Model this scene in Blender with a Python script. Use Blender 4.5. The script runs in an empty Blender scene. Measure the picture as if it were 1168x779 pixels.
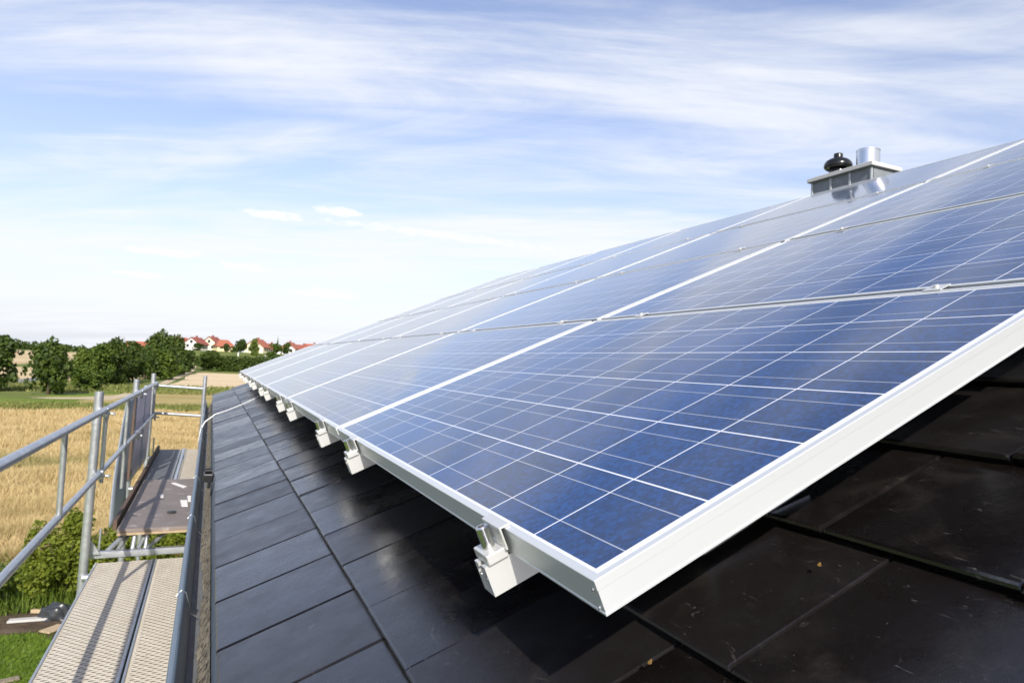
import bpy, bmesh, math, random
import numpy as np
from mathutils import Vector, Matrix, Euler

random.seed(7); rng = np.random.default_rng(11)
SC = bpy.context.scene
C = SC.collection
R = math.radians
PI = math.pi

# ------------------------------------------------------------------ camera
ROOF = R(24.0)                         # pitch of roof and array
CA, SA = math.cos(ROOF), math.sin(ROOF)
CAM = Vector((-0.3597, -0.6282, 0.2105))
RW = ((0.8939, -0.4460, 0.0444), (0.0691, 0.0394, -0.9968), (0.4429, 0.8942, 0.0660))   # right / down / forward
F, PX, PY = 802.005, 641.418, 368.805  # in pixels of the 1168 x 779 photograph
cam_d = bpy.data.cameras.new('camera'); cam = bpy.data.objects.new('camera', cam_d); C.objects.link(cam)
r_, d_, f_ = [Vector(v).normalized() for v in RW]
m = Matrix.Identity(4)
for i in range(3):
    m[i][0] = r_[i]; m[i][1] = -d_[i]; m[i][2] = -f_[i]; m[i][3] = CAM[i]
cam.matrix_world = m
cam_d.sensor_width = 36; cam_d.lens = 36 * F / 1168
cam_d.shift_x = -(PX - 584) / 1168; cam_d.shift_y = (PY - 389.5) / 1168
cam_d.clip_start = 0.02; cam_d.clip_end = 6000
cam_d.dof.use_dof = True; cam_d.dof.focus_distance = 1.15; cam_d.dof.aperture_fstop = 13
SC.camera = cam

# ------------------------------------------------------------------ sun, sky, exposure
SUN = Vector((-0.195, -0.81, 0.55)).normalized()     # direction towards the sun
sd = bpy.data.lights.new('sun', 'SUN'); sd.energy = 4.1; sd.angle = R(0.53); sd.color = (1.0, 0.95, 0.87)
so = bpy.data.objects.new('sun', sd); C.objects.link(so)
so.rotation_euler = SUN.to_track_quat('Z', 'Y').to_euler(); so.location = (-10, -30, 30)
SC.view_settings.view_transform = 'Standard'; SC.view_settings.look = 'None'
SC.view_settings.exposure = 0.55; SC.view_settings.gamma = 1.0; SC.view_settings.use_curve_mapping = False

class N:
    """small node helper"""
    def __init__(s, tree): s.t = tree; s.n = tree.nodes; s.l = tree.links
    def new(s, typ, **kw):
        n = s.n.new(typ)
        for k, v in kw.items(): setattr(n, k, v)
        return n
    def link(s, a, b): s.l.new(a, b)
    def put(s, v, sock):
        if hasattr(v, 'is_linked') or isinstance(v, bpy.types.NodeSocket): s.l.new(v, sock)
        elif v is not None: sock.default_value = v
    def math(s, op, a, b=None, c=None, clamp=False):
        n = s.new('ShaderNodeMath', operation=op, use_clamp=clamp)
        for i, v in enumerate((a, b, c)):
            if v is not None: s.put(v, n.inputs[i])
        return n.outputs[0]
    def vmath(s, op, a, b=None):
        n = s.new('ShaderNodeVectorMath', operation=op)
        s.put(a, n.inputs[0])
        if b is not None: s.put(b, n.inputs[1])
        return n.outputs[0]
    def noise(s, vec, scale, detail=4, rough=0.55, dist=0.0):
        n = s.new('ShaderNodeTexNoise'); n.inputs['Scale'].default_value = scale
        n.inputs['Detail'].default_value = detail; n.inputs['Roughness'].default_value = rough
        n.inputs['Distortion'].default_value = dist
        if vec is not None: s.l.new(vec, n.inputs['Vector'])
        return n.outputs['Fac']
    def smooth(s, x, a, b):
        n = s.new('ShaderNodeMapRange', interpolation_type='SMOOTHSTEP')
        s.put(x, n.inputs['Value']); s.put(a, n.inputs['From Min']); s.put(b, n.inputs['From Max'])
        return n.outputs['Result']
    def lin(s, x, a, b, c, d):
        n = s.new('ShaderNodeMapRange')
        for v, k in ((x, 'Value'), (a, 'From Min'), (b, 'From Max'), (c, 'To Min'), (d, 'To Max')): s.put(v, n.inputs[k])
        return n.outputs['Result']
    def mix(s, f, a, b, mode='MIX'):
        n = s.new('ShaderNodeMix', data_type='RGBA', blend_type=mode)
        s.put(f, n.inputs[0]); s.put(a, n.inputs[6]); s.put(b, n.inputs[7])
        return n.outputs[2]
    def ramp(s, x, stops):
        n = s.new('ShaderNodeValToRGB'); e = n.color_ramp.elements
        while len(e) < len(stops): e.new(0.5)
        for i, (p, c) in enumerate(stops): e[i].position = p; e[i].color = (*c, 1) if len(c) == 3 else c
        s.l.new(x, n.inputs['Fac']); return n.outputs['Color']
    def mapping(s, vec, scale=(1, 1, 1), rot=(0, 0, 0), loc=(0, 0, 0)):
        n = s.new('ShaderNodeMapping'); n.inputs['Scale'].default_value = scale
        n.inputs['Rotation'].default_value = rot; n.inputs['Location'].default_value = loc
        s.l.new(vec, n.inputs['Vector']); return n.outputs['Vector']
    def xyz(s, x, y, z):
        n = s.new('ShaderNodeCombineXYZ')
        for i, v in enumerate((x, y, z)): s.put(v, n.inputs[i])
        return n.outputs[0]
    def sep(s, v):
        n = s.new('ShaderNodeSeparateXYZ'); s.l.new(v, n.inputs[0]); return n.outputs

def build_world():
    w = bpy.data.worlds.new('World'); SC.world = w; w.use_nodes = True
    t = N(w.node_tree); w.node_tree.nodes.clear()
    out = t.new('ShaderNodeOutputWorld'); bg = t.new('ShaderNodeBackground')
    sky = t.new('ShaderNodeTexSky'); sky.sky_type = 'NISHITA'; sky.sun_disc = False
    sky.sun_elevation = math.asin(SUN.z); sky.sun_rotation = math.atan2(SUN.x, SUN.y)
    sky.altitude = 200; sky.air_density = 1.0; sky.dust_density = 1.6; sky.ozone_density = 1.6
    d = t.new('ShaderNodeTexCoord').outputs['Generated']
    x, y, z = t.sep(d)
    zc = t.math('ADD', t.math('MAXIMUM', z, 0.0), 0.07)
    plane = t.xyz(t.math('DIVIDE', x, zc), t.math('DIVIDE', y, zc), 0.0)
    # high cirrus: long streaks seen across, broken by finer fibres
    rot = t.mapping(plane, rot=(0, 0, R(31)))
    big = t.noise(t.mapping(rot, scale=(0.16, 0.62, 1), loc=(3.1, 2.1, 0)), 1.0, 5, 0.55, 0.6)
    rot2 = t.mapping(plane, rot=(0, 0, R(26)))
    fine = t.noise(t.mapping(rot2, scale=(0.50, 3.0, 1), loc=(1.7, 5.2, 0)), 1.3, 8, 0.66, 0.9)
    mid = t.noise(t.mapping(rot, scale=(0.5, 1.1, 1), loc=(9.7, 2.6, 0)), 1.3, 6, 0.62, 1.1)
    c = t.math('ADD', t.math('MULTIPLY', big, 0.54), t.math('MULTIPLY', fine, 0.15))
    c = t.math('ADD', c, t.math('MULTIPLY', mid, 0.31))
    cir = t.smooth(c, 0.385, 0.585)
    # the veil thins out overhead
    cir = t.math('MULTIPLY', cir, t.lin(t.smooth(z, 0.46, 0.78), 0, 1, 1.0, 0.08))
    # whiter towards the horizon
    hor = t.math('POWER', t.math('SUBTRACT', 1.0, t.math('MAXIMUM', z, 0.0), clamp=True), 5.6)
    west = t.smooth(x, -0.30, -0.70)          # the sky clears towards the west
    low = t.smooth(z, 0.62, 0.42)
    cir = t.math('ADD', t.math('MULTIPLY', cir, 0.92), t.math('MULTIPLY', low, 0.05))
    fac = t.math('MULTIPLY', cir, t.lin(west, 0, 1, 0.97, 0.12))
    hor = t.math('MULTIPLY', hor, t.lin(west, 0, 1, 1.0, 0.35))
    # a few small puffs low over the horizon
    gx = t.math('DIVIDE', x, t.math('MAXIMUM', y, 0.05)); gz = t.math('DIVIDE', z, t.math('MAXIMUM', y, 0.05))
    puff = None
    nz = t.noise(t.xyz(t.math('MULTIPLY', gx, 30.0), t.math('MULTIPLY', gz, 90.0), 0.0), 1.6, 5, 0.6)
    for cx, cz, wx, wz, k in ((0.059, 0.188, 0.034, 0.0065, 1.0), (0.145, 0.204, 0.030, 0.008, 1.0), (-0.059, 0.124, 0.042, 0.006, .8),
                              (0.030, 0.115, 0.034, 0.006, .7), (-0.088, 0.094, 0.024, 0.005, .7), (0.30, 0.19, 0.16, 0.007, .6), (0.13, 0.09, .05, .008, .5)):
        a = t.math('DIVIDE', t.math('SUBTRACT', gx, cx), wx * 1.15); b = t.math('DIVIDE', t.math('SUBTRACT', gz, cz), wz)
        rr = t.math('ADD', t.math('MULTIPLY', a, a), t.math('MULTIPLY', b, b))
        v = t.math('SUBTRACT', t.math('ADD', 0.62, t.math('MULTIPLY', t.math('SUBTRACT', nz, 0.42), 3.0)), t.math('MULTIPLY', rr, 0.75))
        v = t.math('MULTIPLY', t.smooth(v, 0.0, 0.9), k)
        puff = v if puff is None else t.math('MAXIMUM', puff, v)
    front = t.math('GREATER_THAN', y, 0.05)
    
    tint = t.mix(1.0, sky.outputs[0], (1.06, 0.965, 1.04, 1), 'MULTIPLY')
    skyc = t.mix(t.math('MULTIPLY', hor, 0.85), tint, (4.15, 4.4, 4.9, 1))
    col = t.mix(fac, skyc, (4.85, 4.98, 5.25, 1))
    col = t.mix(t.math('MULTIPLY', t.math('MULTIPLY', puff, front), 0.85), col, (5.5, 5.55, 5.6, 1))
    t.link(col, bg.inputs['Color']); bg.inputs['Strength'].default_value = 0.135
    t.link(bg.outputs[0], out.inputs['Surface'])
build_world()

# ------------------------------------------------------------------ helpers
def ray(u):
    a, b = (u[0] - PX) / F, (u[1] - PY) / F
    return r_ * a + d_ * b + f_
def at_z(u, z):
    d = ray(u); return CAM + d * ((z - CAM.z) / d.z)
def at_y(u, y):
    d = ray(u); return CAM + d * ((y - CAM.y) / d.y)
def pw(p, s, n):                       # up-slope, along the eave, off the array's plane
    return Vector((CA * p - SA * n, s, SA * p + CA * n))

def link(o, parent=None):
    C.objects.link(o)
    if parent is not None: o.parent = parent
    return o
def tag(o, label=None, cat=None, group=None, kind=None):
    for k, v in (('label', label), ('category', cat), ('group', group), ('kind', kind)):
        if v: o[k] = v
    return o
def empty(name, loc=(0, 0, 0), rot=(0, 0, 0)):
    o = bpy.data.objects.new(name, None); o.empty_display_size = 0.05
    o.location = loc; o.rotation_euler = rot; C.objects.link(o); return o
def mesh_obj(name, bm, mat, parent=None, smooth=False, angle=None):
    me = bpy.data.meshes.new(name); bmesh.ops.recalc_face_normals(bm, faces=bm.faces[:]); bm.to_mesh(me); bm.free()
    for mt in (mat if isinstance(mat, (list, tuple)) else [mat]): me.materials.append(mt)
    if smooth:
        me.polygons.foreach_set('use_smooth', [True] * len(me.polygons))
        if angle is not None: me.set_sharp_from_angle(angle=angle)
    return link(bpy.data.objects.new(name, me), parent)
def raw_obj(name, verts, faces, mat, parent=None, smooth=False):
    me = bpy.data.meshes.new(name); me.from_pydata(verts, [], faces); me.update()
    me.materials.append(mat)
    if smooth: me.polygons.foreach_set('use_smooth', [True] * len(me.polygons))
    return link(bpy.data.objects.new(name, me), parent)
def quads_mesh(name, P, mat):          # P: (n,4,3) array of loose quads
    n = len(P); me = bpy.data.meshes.new(name)
    me.vertices.add(n * 4); me.vertices.foreach_set('co', P.reshape(-1).astype(np.float32))
    me.loops.add(n * 4); me.loops.foreach_set('vertex_index', np.arange(n * 4, dtype=np.int32))
    me.polygons.add(n); me.polygons.foreach_set('loop_start', np.arange(0, n * 4, 4, dtype=np.int32))
    me.polygons.foreach_set('loop_total', np.full(n, 4, dtype=np.int32))
    me.update(calc_edges=True); me.validate(); me.materials.append(mat); return me
def tris_mesh(name, P, mat):
    n = len(P); me = bpy.data.meshes.new(name)
    me.vertices.add(n * 3); me.vertices.foreach_set('co', P.reshape(-1).astype(np.float32))
    me.loops.add(n * 3); me.loops.foreach_set('vertex_index', np.arange(n * 3, dtype=np.int32))
    me.polygons.add(n); me.polygons.foreach_set('loop_start', np.arange(0, n * 3, 3, dtype=np.int32))
    me.polygons.foreach_set('loop_total', np.full(n, 3, dtype=np.int32))
    me.update(calc_edges=True); me.validate(); me.materials.append(mat); return me
def box(bm, lo, hi, M=None, bev=0.0, seg=1):
    lo, hi = Vector(lo), Vector(hi); ctr = (lo + hi) / 2; sz = hi - lo
    g = bmesh.ops.create_cube(bm, size=1.0)
    vs = g['verts']
    for v in vs: v.co = Vector((v.co.x * sz.x, v.co.y * sz.y, v.co.z * sz.z)) + ctr
    if bev > 0:
        es = list({e for v in vs for e in v.link_edges})
        res = bmesh.ops.bevel(bm, geom=es, offset=bev, segments=seg, profile=0.5, affect='EDGES', clamp_overlap=True)
        vs = list({v for f in res['faces'] for v in f.verts} | {v for v in vs if v.is_valid})
    if M is not None:
        for v in vs: v.co = M @ v.co
    return vs
def tube(bm, pts, r, seg=12, cap=True):
    pts = [Vector(p) for p in pts]; rings = []
    prev = None
    for i, p in enumerate(pts):
        if i == 0: d = pts[1] - p
        elif i == len(pts) - 1: d = p - pts[i - 1]
        else: d = (pts[i + 1] - p).normalized() + (p - pts[i - 1]).normalized()
        d.normalize()
        if prev is None:
            u = d.orthogonal().normalized()
        else:
            u = (prev - d * prev.dot(d)).normalized()
        prev = u; v = d.cross(u)
        rr = r[i] if isinstance(r, (list, tuple)) else r
        rings.append([bm.verts.new(p + (u * math.cos(2 * PI * k / seg) + v * math.sin(2 * PI * k / seg)) * rr) for k in range(seg)])
    for a, b in zip(rings, rings[1:]):
        for k in range(seg): bm.faces.new((a[k], a[(k + 1) % seg], b[(k + 1) % seg], b[k]))
    if cap: bm.faces.new(rings[0][::-1]); bm.faces.new(rings[-1])
def lathe(bm, prof, ctr, seg=32):
    ctr = Vector(ctr); rings = []
    for r, z in prof:
        if r < 1e-6: rings.append([bm.verts.new(ctr + Vector((0, 0, z)))])
        else: rings.append([bm.verts.new(ctr + Vector((r * math.cos(2 * PI * k / seg), r * math.sin(2 * PI * k / seg), z))) for k in range(seg)])
    for a, b in zip(rings, rings[1:]):
        for k in range(seg):
            k2 = (k + 1) % seg
            if len(a) == 1 and len(b) == 1: continue
            if len(a) == 1: bm.faces.new((a[0], b[k2], b[k]))
            elif len(b) == 1: bm.faces.new((a[k], a[k2], b[0]))
            else: bm.faces.new((a[k], a[k2], b[k2], b[k]))
def sweep_y(bm, prof, y0, y1, close=False, ny=1, wob=0.0):   # an (x, z) outline drawn along y
    rows = []
    for j in range(ny + 1):
        y = y0 + (y1 - y0) * j / ny
        rows.append([bm.verts.new((px + random.uniform(-wob, wob), y, pz + random.uniform(-wob, wob))) for px, pz in prof])
    n = len(prof)
    for a, b in zip(rows, rows[1:]):
        for k in range(n if close else n - 1): bm.faces.new((a[k], a[(k + 1) % n], b[(k + 1) % n], b[k]))
    if close: bm.faces.new(rows[0]); bm.faces.new(rows[-1][::-1])

# ------------------------------------------------------------------ materials
def pmat(name, base, rough=0.5, metal=0.0, var=0.0, vscale=8.0, bump=0.0, bscale=40.0, spec=0.5, stretch=(1, 1, 1), island=0.0, dirt=None, rvar=0.0, coord='Object'):
    mt = bpy.data.materials.new(name); mt.use_nodes = True
    t = N(mt.node_tree); b = t.n['Principled BSDF']
    vec = t.mapping(t.new('ShaderNodeTexCoord').outputs[coord], scale=stretch)
    col = (*base, 1)
    if var > 0:
        nz = t.noise(vec, vscale, 6, 0.6)
        col = t.mix(nz, tuple(c * (1 - var) for c in base) + (1,), tuple(min(1, c * (1 + var)) for c in base) + (1,))
    if island > 0:
        isl = t.new('ShaderNodeNewGeometry').outputs['Random Per Island']
        v = t.lin(isl, 0, 1, 1 - island, 1 + island)
        col = t.mix(1.0, col, t.xyz(v, v, v), 'MULTIPLY')
    if dirt:
        dc, sc, lo, hi = dirt
        col = t.mix(t.smooth(t.noise(vec, sc, 8, 0.65), lo, hi), col, (*dc, 1))
    t.put(col, b.inputs['Base Color'])
    b.inputs['Metallic'].default_value = metal
    if rvar > 0: t.link(t.lin(t.noise(vec, vscale * 1.7, 5), 0.3, 0.7, rough - rvar, rough + rvar), b.inputs['Roughness'])
    else: b.inputs['Roughness'].default_value = rough
    b.inputs['Specular IOR Level'].default_value = spec
    if bump > 0:
        bp = t.new('ShaderNodeBump'); bp.inputs['Strength'].default_value = bump; bp.inputs['Distance'].default_value = 0.01
        t.link(t.noise(vec, bscale, 6, 0.6), bp.inputs['Height']); t.link(bp.outputs[0], b.inputs['Normal'])
    return mt

def leaf_mat(name, a, b_, trans=0.35, band=False):
    mt = bpy.data.materials.new(name); mt.use_nodes = True
    t = N(mt.node_tree); t.n.clear(); out = t.new('ShaderNodeOutputMaterial')
    isl = t.new('ShaderNodeNewGeometry').outputs['Random Per Island']
    nz = t.noise(t.new('ShaderNodeTexCoord').outputs['Object'], 4.0, 3)
    f = t.math('ADD', t.math('MULTIPLY', isl, 0.6), t.lin(nz, 0.3, 0.7, -0.1, 0.5), clamp=True)
    col = t.mix(f, (*a, 1), (*b_, 1))
    if band:
        o = t.new('ShaderNodeTexCoord').outputs['Object']; yy = t.sep(o)[1]
        big = t.noise(t.mapping(o, scale=(0.10, 0.75, 1)), 1.0, 5, 0.6, 0.5)
        col = t.mix(t.math('MULTIPLY', t.smooth(big, 0.50, 0.66), 0.55), col, (0.30, 0.225, 0.085, 1))
        ds = t.math('ABSOLUTE', t.math('SUBTRACT', t.math('ADD', yy, t.math('MULTIPLY', t.noise(o, 0.35, 4), 5.0)), 35.5))
        col = t.mix(t.math('MULTIPLY', t.smooth(ds, 2.6, 0.6), 0.6), col, (0.20, 0.20, 0.06, 1))
        sm = t.noise(o, 0.9, 4, 0.6)
        col = t.mix(t.math('MULTIPLY', t.smooth(sm, 0.52, 0.72), 0.45), col, (0.74, 0.62, 0.40, 1))
    df = t.new('ShaderNodeBsdfPrincipled'); t.link(col, df.inputs['Base Color']); df.inputs['Roughness'].default_value = 0.6
    df.inputs['Specular IOR Level'].default_value = 0.3
    tr = t.new('ShaderNodeBsdfTranslucent'); t.link(t.mix(1.0, col, (1.0, 1.1, .5, 1), 'MULTIPLY'), tr.inputs['Color'])
    mx = t.new('ShaderNodeMixShader'); mx.inputs[0].default_value = trans
    t.link(df.outputs[0], mx.inputs[1]); t.link(tr.outputs[0], mx.inputs[2]); t.link(mx.outputs[0], out.inputs['Surface'])
    return mt

CELL, MU, MV = 0.158, 0.0225, 0.0145          # cell pitch, margins along the eave and up the slope
PL, PWID, PH = 1.625, 0.977, 0.040            # panel length, width, frame height
def glass_material():
    mt = bpy.data.materials.new('solar cells under glass'); mt.use_nodes = True
    t = N(mt.node_tree); b = t.n['Principled BSDF']
    o = t.new('ShaderNodeTexCoord').outputs['Object']
    oi = t.new('ShaderNodeObjectInfo').outputs['Random']
    x, y, z = t.sep(o)
    v = t.math('DIVIDE', t.math('SUBTRACT', x, MV), CELL); u = t.math('DIVIDE', t.math('SUBTRACT', y, MU), CELL)
    fu = t.math('FRACT', u); fv = t.math('FRACT', v)
    def near(fr, c, w):                    # 1 inside a line of half width w (metres) about fraction c
        dd = t.math('ABSOLUTE', t.math('SUBTRACT', fr, c))
        return t.math('LESS_THAN', t.math('MULTIPLY', dd, CELL), w)
    eu = t.math('GREATER_THAN', t.math('ABSOLUTE', t.math('SUBTRACT', fu, 0.5)), 0.5 - 0.0014 / CELL)
    ev = t.math('GREATER_THAN', t.math('ABSOLUTE', t.math('SUBTRACT', fv, 0.5)), 0.5 - 0.0014 / CELL)
    gap = t.math('MAXIMUM', eu, ev)
    for q, lo, hi in ((u, 0.0, 10.0), (v, 0.0, 6.0)):
        gap = t.math('MAXIMUM', gap, t.math('MAXIMUM', t.math('LESS_THAN', q, lo), t.math('GREATER_THAN', q, hi)))
    bus = t.math('MAXIMUM', near(fv, 0.25, 0.0008), near(fv, 0.75, 0.0008))
    cid = t.xyz(t.math('FLOOR', u), t.math('FLOOR', v), t.math('MULTIPLY', oi, 37.0))
    wn = t.new('ShaderNodeTexWhiteNoise', noise_dimensions='3D'); t.link(cid, wn.inputs['Vector'])
    vo = t.new('ShaderNodeTexVoronoi'); vo.inputs['Scale'].default_value = 150.0
    t.link(t.vmath('ADD', o, cid), vo.inputs['Vector'])
    gr = t.sep(vo.outputs['Color'])[0]
    k = t.math('ADD', t.math('MULTIPLY', wn.outputs['Value'], 0.40), t.math('MULTIPLY', gr, 0.70))
    k = t.math('ADD', k, t.math('MULTIPLY', t.noise(o, 900.0, 2), 0.25))
    cell = t.ramp(k, [(0.0, (0.0012, 0.013, 0.050)), (0.5, (0.0018, 0.024, 0.094)), (1.0, (0.004, 0.046, 0.180))])
    col = t.mix(bus, cell, (0.36, 0.38, 0.43, 1))
    col = t.mix(gap, col, (0.72, 0.74, 0.78, 1))
    # thin dust film: pale specks that gather unevenly
    dust = t.smooth(t.noise(o, 5.0, 7, 0.7), 0.52, 0.85)
    col = t.mix(t.math('MULTIPLY', dust, 0.05), col, (0.5, 0.5, 0.5, 1))
    t.link(col, b.inputs['Base Color'])
    b.inputs['IOR'].default_value = 1.52; b.inputs['Specular IOR Level'].default_value = 0.75
    b.inputs['Sheen Weight'].default_value = 0.40; b.inputs['Sheen Roughness'].default_value = 0.16; b.inputs['Sheen Tint'].default_value = (0.80, 0.88, 1.0, 1)
    t.link(t.lin(t.noise(o, 3.0, 5), 0.3, 0.7, 0.045, 0.085), b.inputs['Roughness'])
    bp = t.new('ShaderNodeBump'); bp.inputs['Strength'].default_value = 0.005; bp.inputs['Distance'].default_value = 0.004
    t.link(t.noise(o, 14.0, 2), bp.inputs['Height']); t.link(bp.outputs[0], b.inputs['Normal'])
    return mt
M_GLASS = glass_material()
M_FRAME = pmat('anodised frame', (0.645, 0.665, 0.66), 0.38, 0.42, var=0.04, vscale=5, bump=0.015, bscale=260, stretch=(.08, .08, 1), rvar=.06)
M_RAIL = pmat('mill finish rail', (0.66, 0.66, 0.64), 0.38, 0.5, var=0.05, vscale=10, bump=0.03, bscale=200)
M_STEEL = pmat('stainless steel', (0.62, 0.61, 0.59), 0.22, 1.0, var=0.05, vscale=40)
M_DARK = pmat('black plastic', (0.012, 0.012, 0.013), 0.35, 0.0)
M_GALV = pmat('galvanised tube', (0.47, 0.49, 0.51), 0.42, 0.75, var=0.16, vscale=14, bump=0.05, bscale=120, dirt=((0.34, 0.30, 0.25), 6, 0.60, 0.78), rvar=0.1)
M_ZINC = pmat('titanium zinc gutter', (0.16, 0.205, 0.25), 0.48, 0.35, var=0.12, vscale=6, stretch=(6, .6, 6), dirt=((0.11, 0.11, 0.10), 9, 0.58, 0.8))
M_TROUGH = pmat('dusty gutter floor', (0.13, 0.135, 0.14), 0.7, 0.1, var=0.35, vscale=14, stretch=(3, 1, 3), dirt=((0.27, 0.25, 0.21), 16, 0.55, 0.7))
M_SILT = pmat('roof silt', (0.23, 0.205, 0.155), 0.95, 0.0, var=0.9, vscale=28, bump=1.0, bscale=90, dirt=((0.035, 0.03, 0.026), 60, 0.52, 0.58))

def tile_material():
    mt = bpy.data.materials.new('anthracite flat tile'); mt.use_nodes = True
    t = N(mt.node_tree); b = t.n['Principled BSDF']
    o = t.new('ShaderNodeTexCoord').outputs['Object']
    isl = t.new('ShaderNodeNewGeometry').outputs['Random Per Island']
    sh = t.vmath('ADD', o, t.xyz(t.math('MULTIPLY', isl, 31.0), t.math('MULTIPLY', isl, 17.0), 0.0))
    base = t.mix(isl, (0.0044, 0.0033, 0.0026, 1), (0.0095, 0.0074, 0.0062, 1))
    cl = t.smooth(t.noise(sh, 7.0, 7, 0.65, 0.6), 0.48, 0.78)
    base = t.mix(t.math('MULTIPLY', cl, 0.7), base, (0.030, 0.025, 0.021, 1))
    scr = t.smooth(t.noise(t.mapping(sh, scale=(28, 9, 9), rot=(0, 0, 0.5)), 2.2, 9, 0.72, 1.5), 0.60, 0.74)
    base = t.mix(t.math('MULTIPLY', scr, 0.85), base, (0.10, 0.096, 0.09, 1))
    spk = t.smooth(t.noise(sh, 260.0, 2, 0.5), 0.74, 0.80)
    base = t.mix(t.math('MULTIPLY', spk, 0.45), base, (0.22, 0.21, 0.19, 1))
    t.link(base, b.inputs['Base Color'])
    rg = t.math('ADD', t.lin(t.noise(sh, 12.0, 7, 0.65), 0.25, 0.75, 0.20, 0.40), t.lin(isl, 0, 1, -0.06, 0.12))
    t.link(rg, b.inputs['Roughness']); b.inputs['Specular IOR Level'].default_value = 0.82; b.inputs['Specular Tint'].default_value = (0.80, 0.90, 1.12, 1)
    bp = t.new('ShaderNodeBump'); bp.inputs['Strength'].default_value = 0.22; bp.inputs['Distance'].default_value = 0.004
    h = t.math('ADD', t.noise(sh, 16.0, 8, 0.62), t.math('MULTIPLY', t.noise(sh, 220.0, 3), 0.12))
    t.link(h, bp.inputs['Height']); t.link(bp.outputs[0], b.inputs['Normal'])
    return mt
M_TILE = tile_material()

def plank_material():
    mt = bpy.data.materials.new('perforated steel deck'); mt.use_nodes = True
    t = N(mt.node_tree); b = t.n['Principled BSDF']
    o = t.new('ShaderNodeTexCoord').outputs['Object']
    x, y, z = t.sep(o)
    row = t.math('DIVIDE', y, 0.021); fr = t.math('FRACT', row)
    odd = t.math('MODULO', t.math('FLOOR', row), 2.0)
    cx = t.math('FRACT', t.math('ADD', t.math('DIVIDE', x, 0.036), t.math('MULTIPLY', odd, 0.5)))
    dx = t.math('MULTIPLY', t.math('SUBTRACT', cx, 0.5), 0.036 / 0.0125); dy = t.math('MULTIPLY', t.math('SUBTRACT', fr, 0.5), 0.021 / 0.0058)
    rr = t.math('ADD', t.math('MULTIPLY', dx, dx), t.math('MULTIPLY', dy, dy))
    hole = t.math('LESS_THAN', rr, 0.55); rim = t.smooth(rr, 1.6, 0.5)
    edge = t.math('LESS_THAN', t.math('ABSOLUTE', x), 0.138)
    hole = t.math('MULTIPLY', hole, edge); rim = t.math('MULTIPLY', rim, edge)
    nz = t.noise(t.mapping(o, scale=(1, .35, 1)), 9.0, 7, 0.65)
    base = t.mix(nz, (0.46, 0.40, 0.30, 1), (0.74, 0.68, 0.56, 1))
    base = t.mix(t.smooth(t.noise(o, 30.0, 6, 0.7), 0.55, 0.75), base, (0.78, 0.74, 0.64, 1))
    st = t.smooth(t.noise(t.mapping(o, scale=(2.2, .8, 1)), 3.5, 7, 0.7, 0.6), 0.55, 0.78)
    base = t.mix(t.math('MULTIPLY', st, 0.6), base, (0.26, 0.21, 0.15, 1))
    base = t.mix(t.math('MULTIPLY', hole, 0.95), base, (0.10, 0.070, 0.038, 1))
    t.link(base, b.inputs['Base Color']); b.inputs['Roughness'].default_value = 0.7; b.inputs['Metallic'].default_value = 0.1
    bp = t.new('ShaderNodeBump'); bp.inputs['Strength'].default_value = 0.7; bp.inputs['Distance'].default_value = 0.004
    t.link(rim, bp.inputs['Height']); t.link(bp.outputs[0], b.inputs['Normal'])
    return mt
M_PLANK = plank_material()
M_PLY = pmat('film faced plywood', (0.185, 0.155, 0.138), 0.55, 0.0, var=0.30, vscale=5, dirt=((0.42, 0.39, 0.36), 9, 0.56, 0.74), bump=0.06, bscale=60)
M_PLYE = pmat('raw plywood edge', (0.36, 0.27, 0.17), 0.8, var=0.3, vscale=40)
M_GREYD = pmat('grey steel deck', (0.13, 0.14, 0.145), 0.6, 0.2, var=0.35, vscale=9, dirt=((0.26, 0.26, 0.25), 20, 0.58, 0.75), bump=0.2, bscale=90)
M_LILAC = pmat('pale sheet', (0.60, 0.55, 0.68), 0.6, 0.0, var=0.07, vscale=3)
M_BENT = pmat('bent zinc sheet', (0.36, 0.41, 0.50), 0.40, 0.3, var=0.08, vscale=3)
M_BROWN = pmat('brown board', (0.10, 0.062, 0.042), 0.75, var=0.3, vscale=10, stretch=(1, .2, 1))
M_WOOD = pmat('sawn timber', (0.42, 0.32, 0.20), 0.8, var=0.28, vscale=9, stretch=(8, 1, 8))
M_DRYLEAF = pmat('dry leaf', (0.15, 0.085, 0.02), 0.7, var=.3, vscale=200)
M_PALEW = pmat('bleached timber', (0.46, 0.45, 0.42), 0.85, var=0.25, vscale=7, stretch=(1, 8, 8))
M_OLDW = pmat('weathered timber', (0.24, 0.19, 0.14), 0.85, var=0.35, vscale=9, stretch=(1, 6, 6))
M_TARP = pmat('dark tarp', (0.035, 0.038, 0.042), 0.35, var=0.3, vscale=14)
M_PAPER = pmat('white scrap', (0.74, 0.73, 0.70), 0.8, var=0.06, vscale=20)
M_RENDER = pmat('pale render', (0.62, 0.58, 0.50), 0.9, var=0.08, vscale=3, bump=0.1, bscale=80)
M_SLATE = pmat('grey slate cladding', (0.20, 0.22, 0.235), 0.55, 0.1, var=0.3, vscale=14, dirt=((0.30, 0.32, 0.33), 20, .55, .75))
M_SEAM = pmat('lead seam', (0.44, 0.46, 0.47), 0.5, 0.3, var=.1)
M_CAP = pmat('concrete chimney cap', (0.50, 0.50, 0.49), 0.8, var=0.12, vscale=12, bump=.1, bscale=60)
M_FLUE = pmat('brushed stainless flue', (0.72, 0.72, 0.72), 0.20, 1.0, var=0.03, vscale=60, stretch=(1, 1, .1))
M_COWL = pmat('glazed black cowl', (0.010, 0.011, 0.011), 0.22, 0.0)
M_WIRE = pmat('aluminium wire', (0.80, 0.80, 0.79), 0.45, 0.3)
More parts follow.
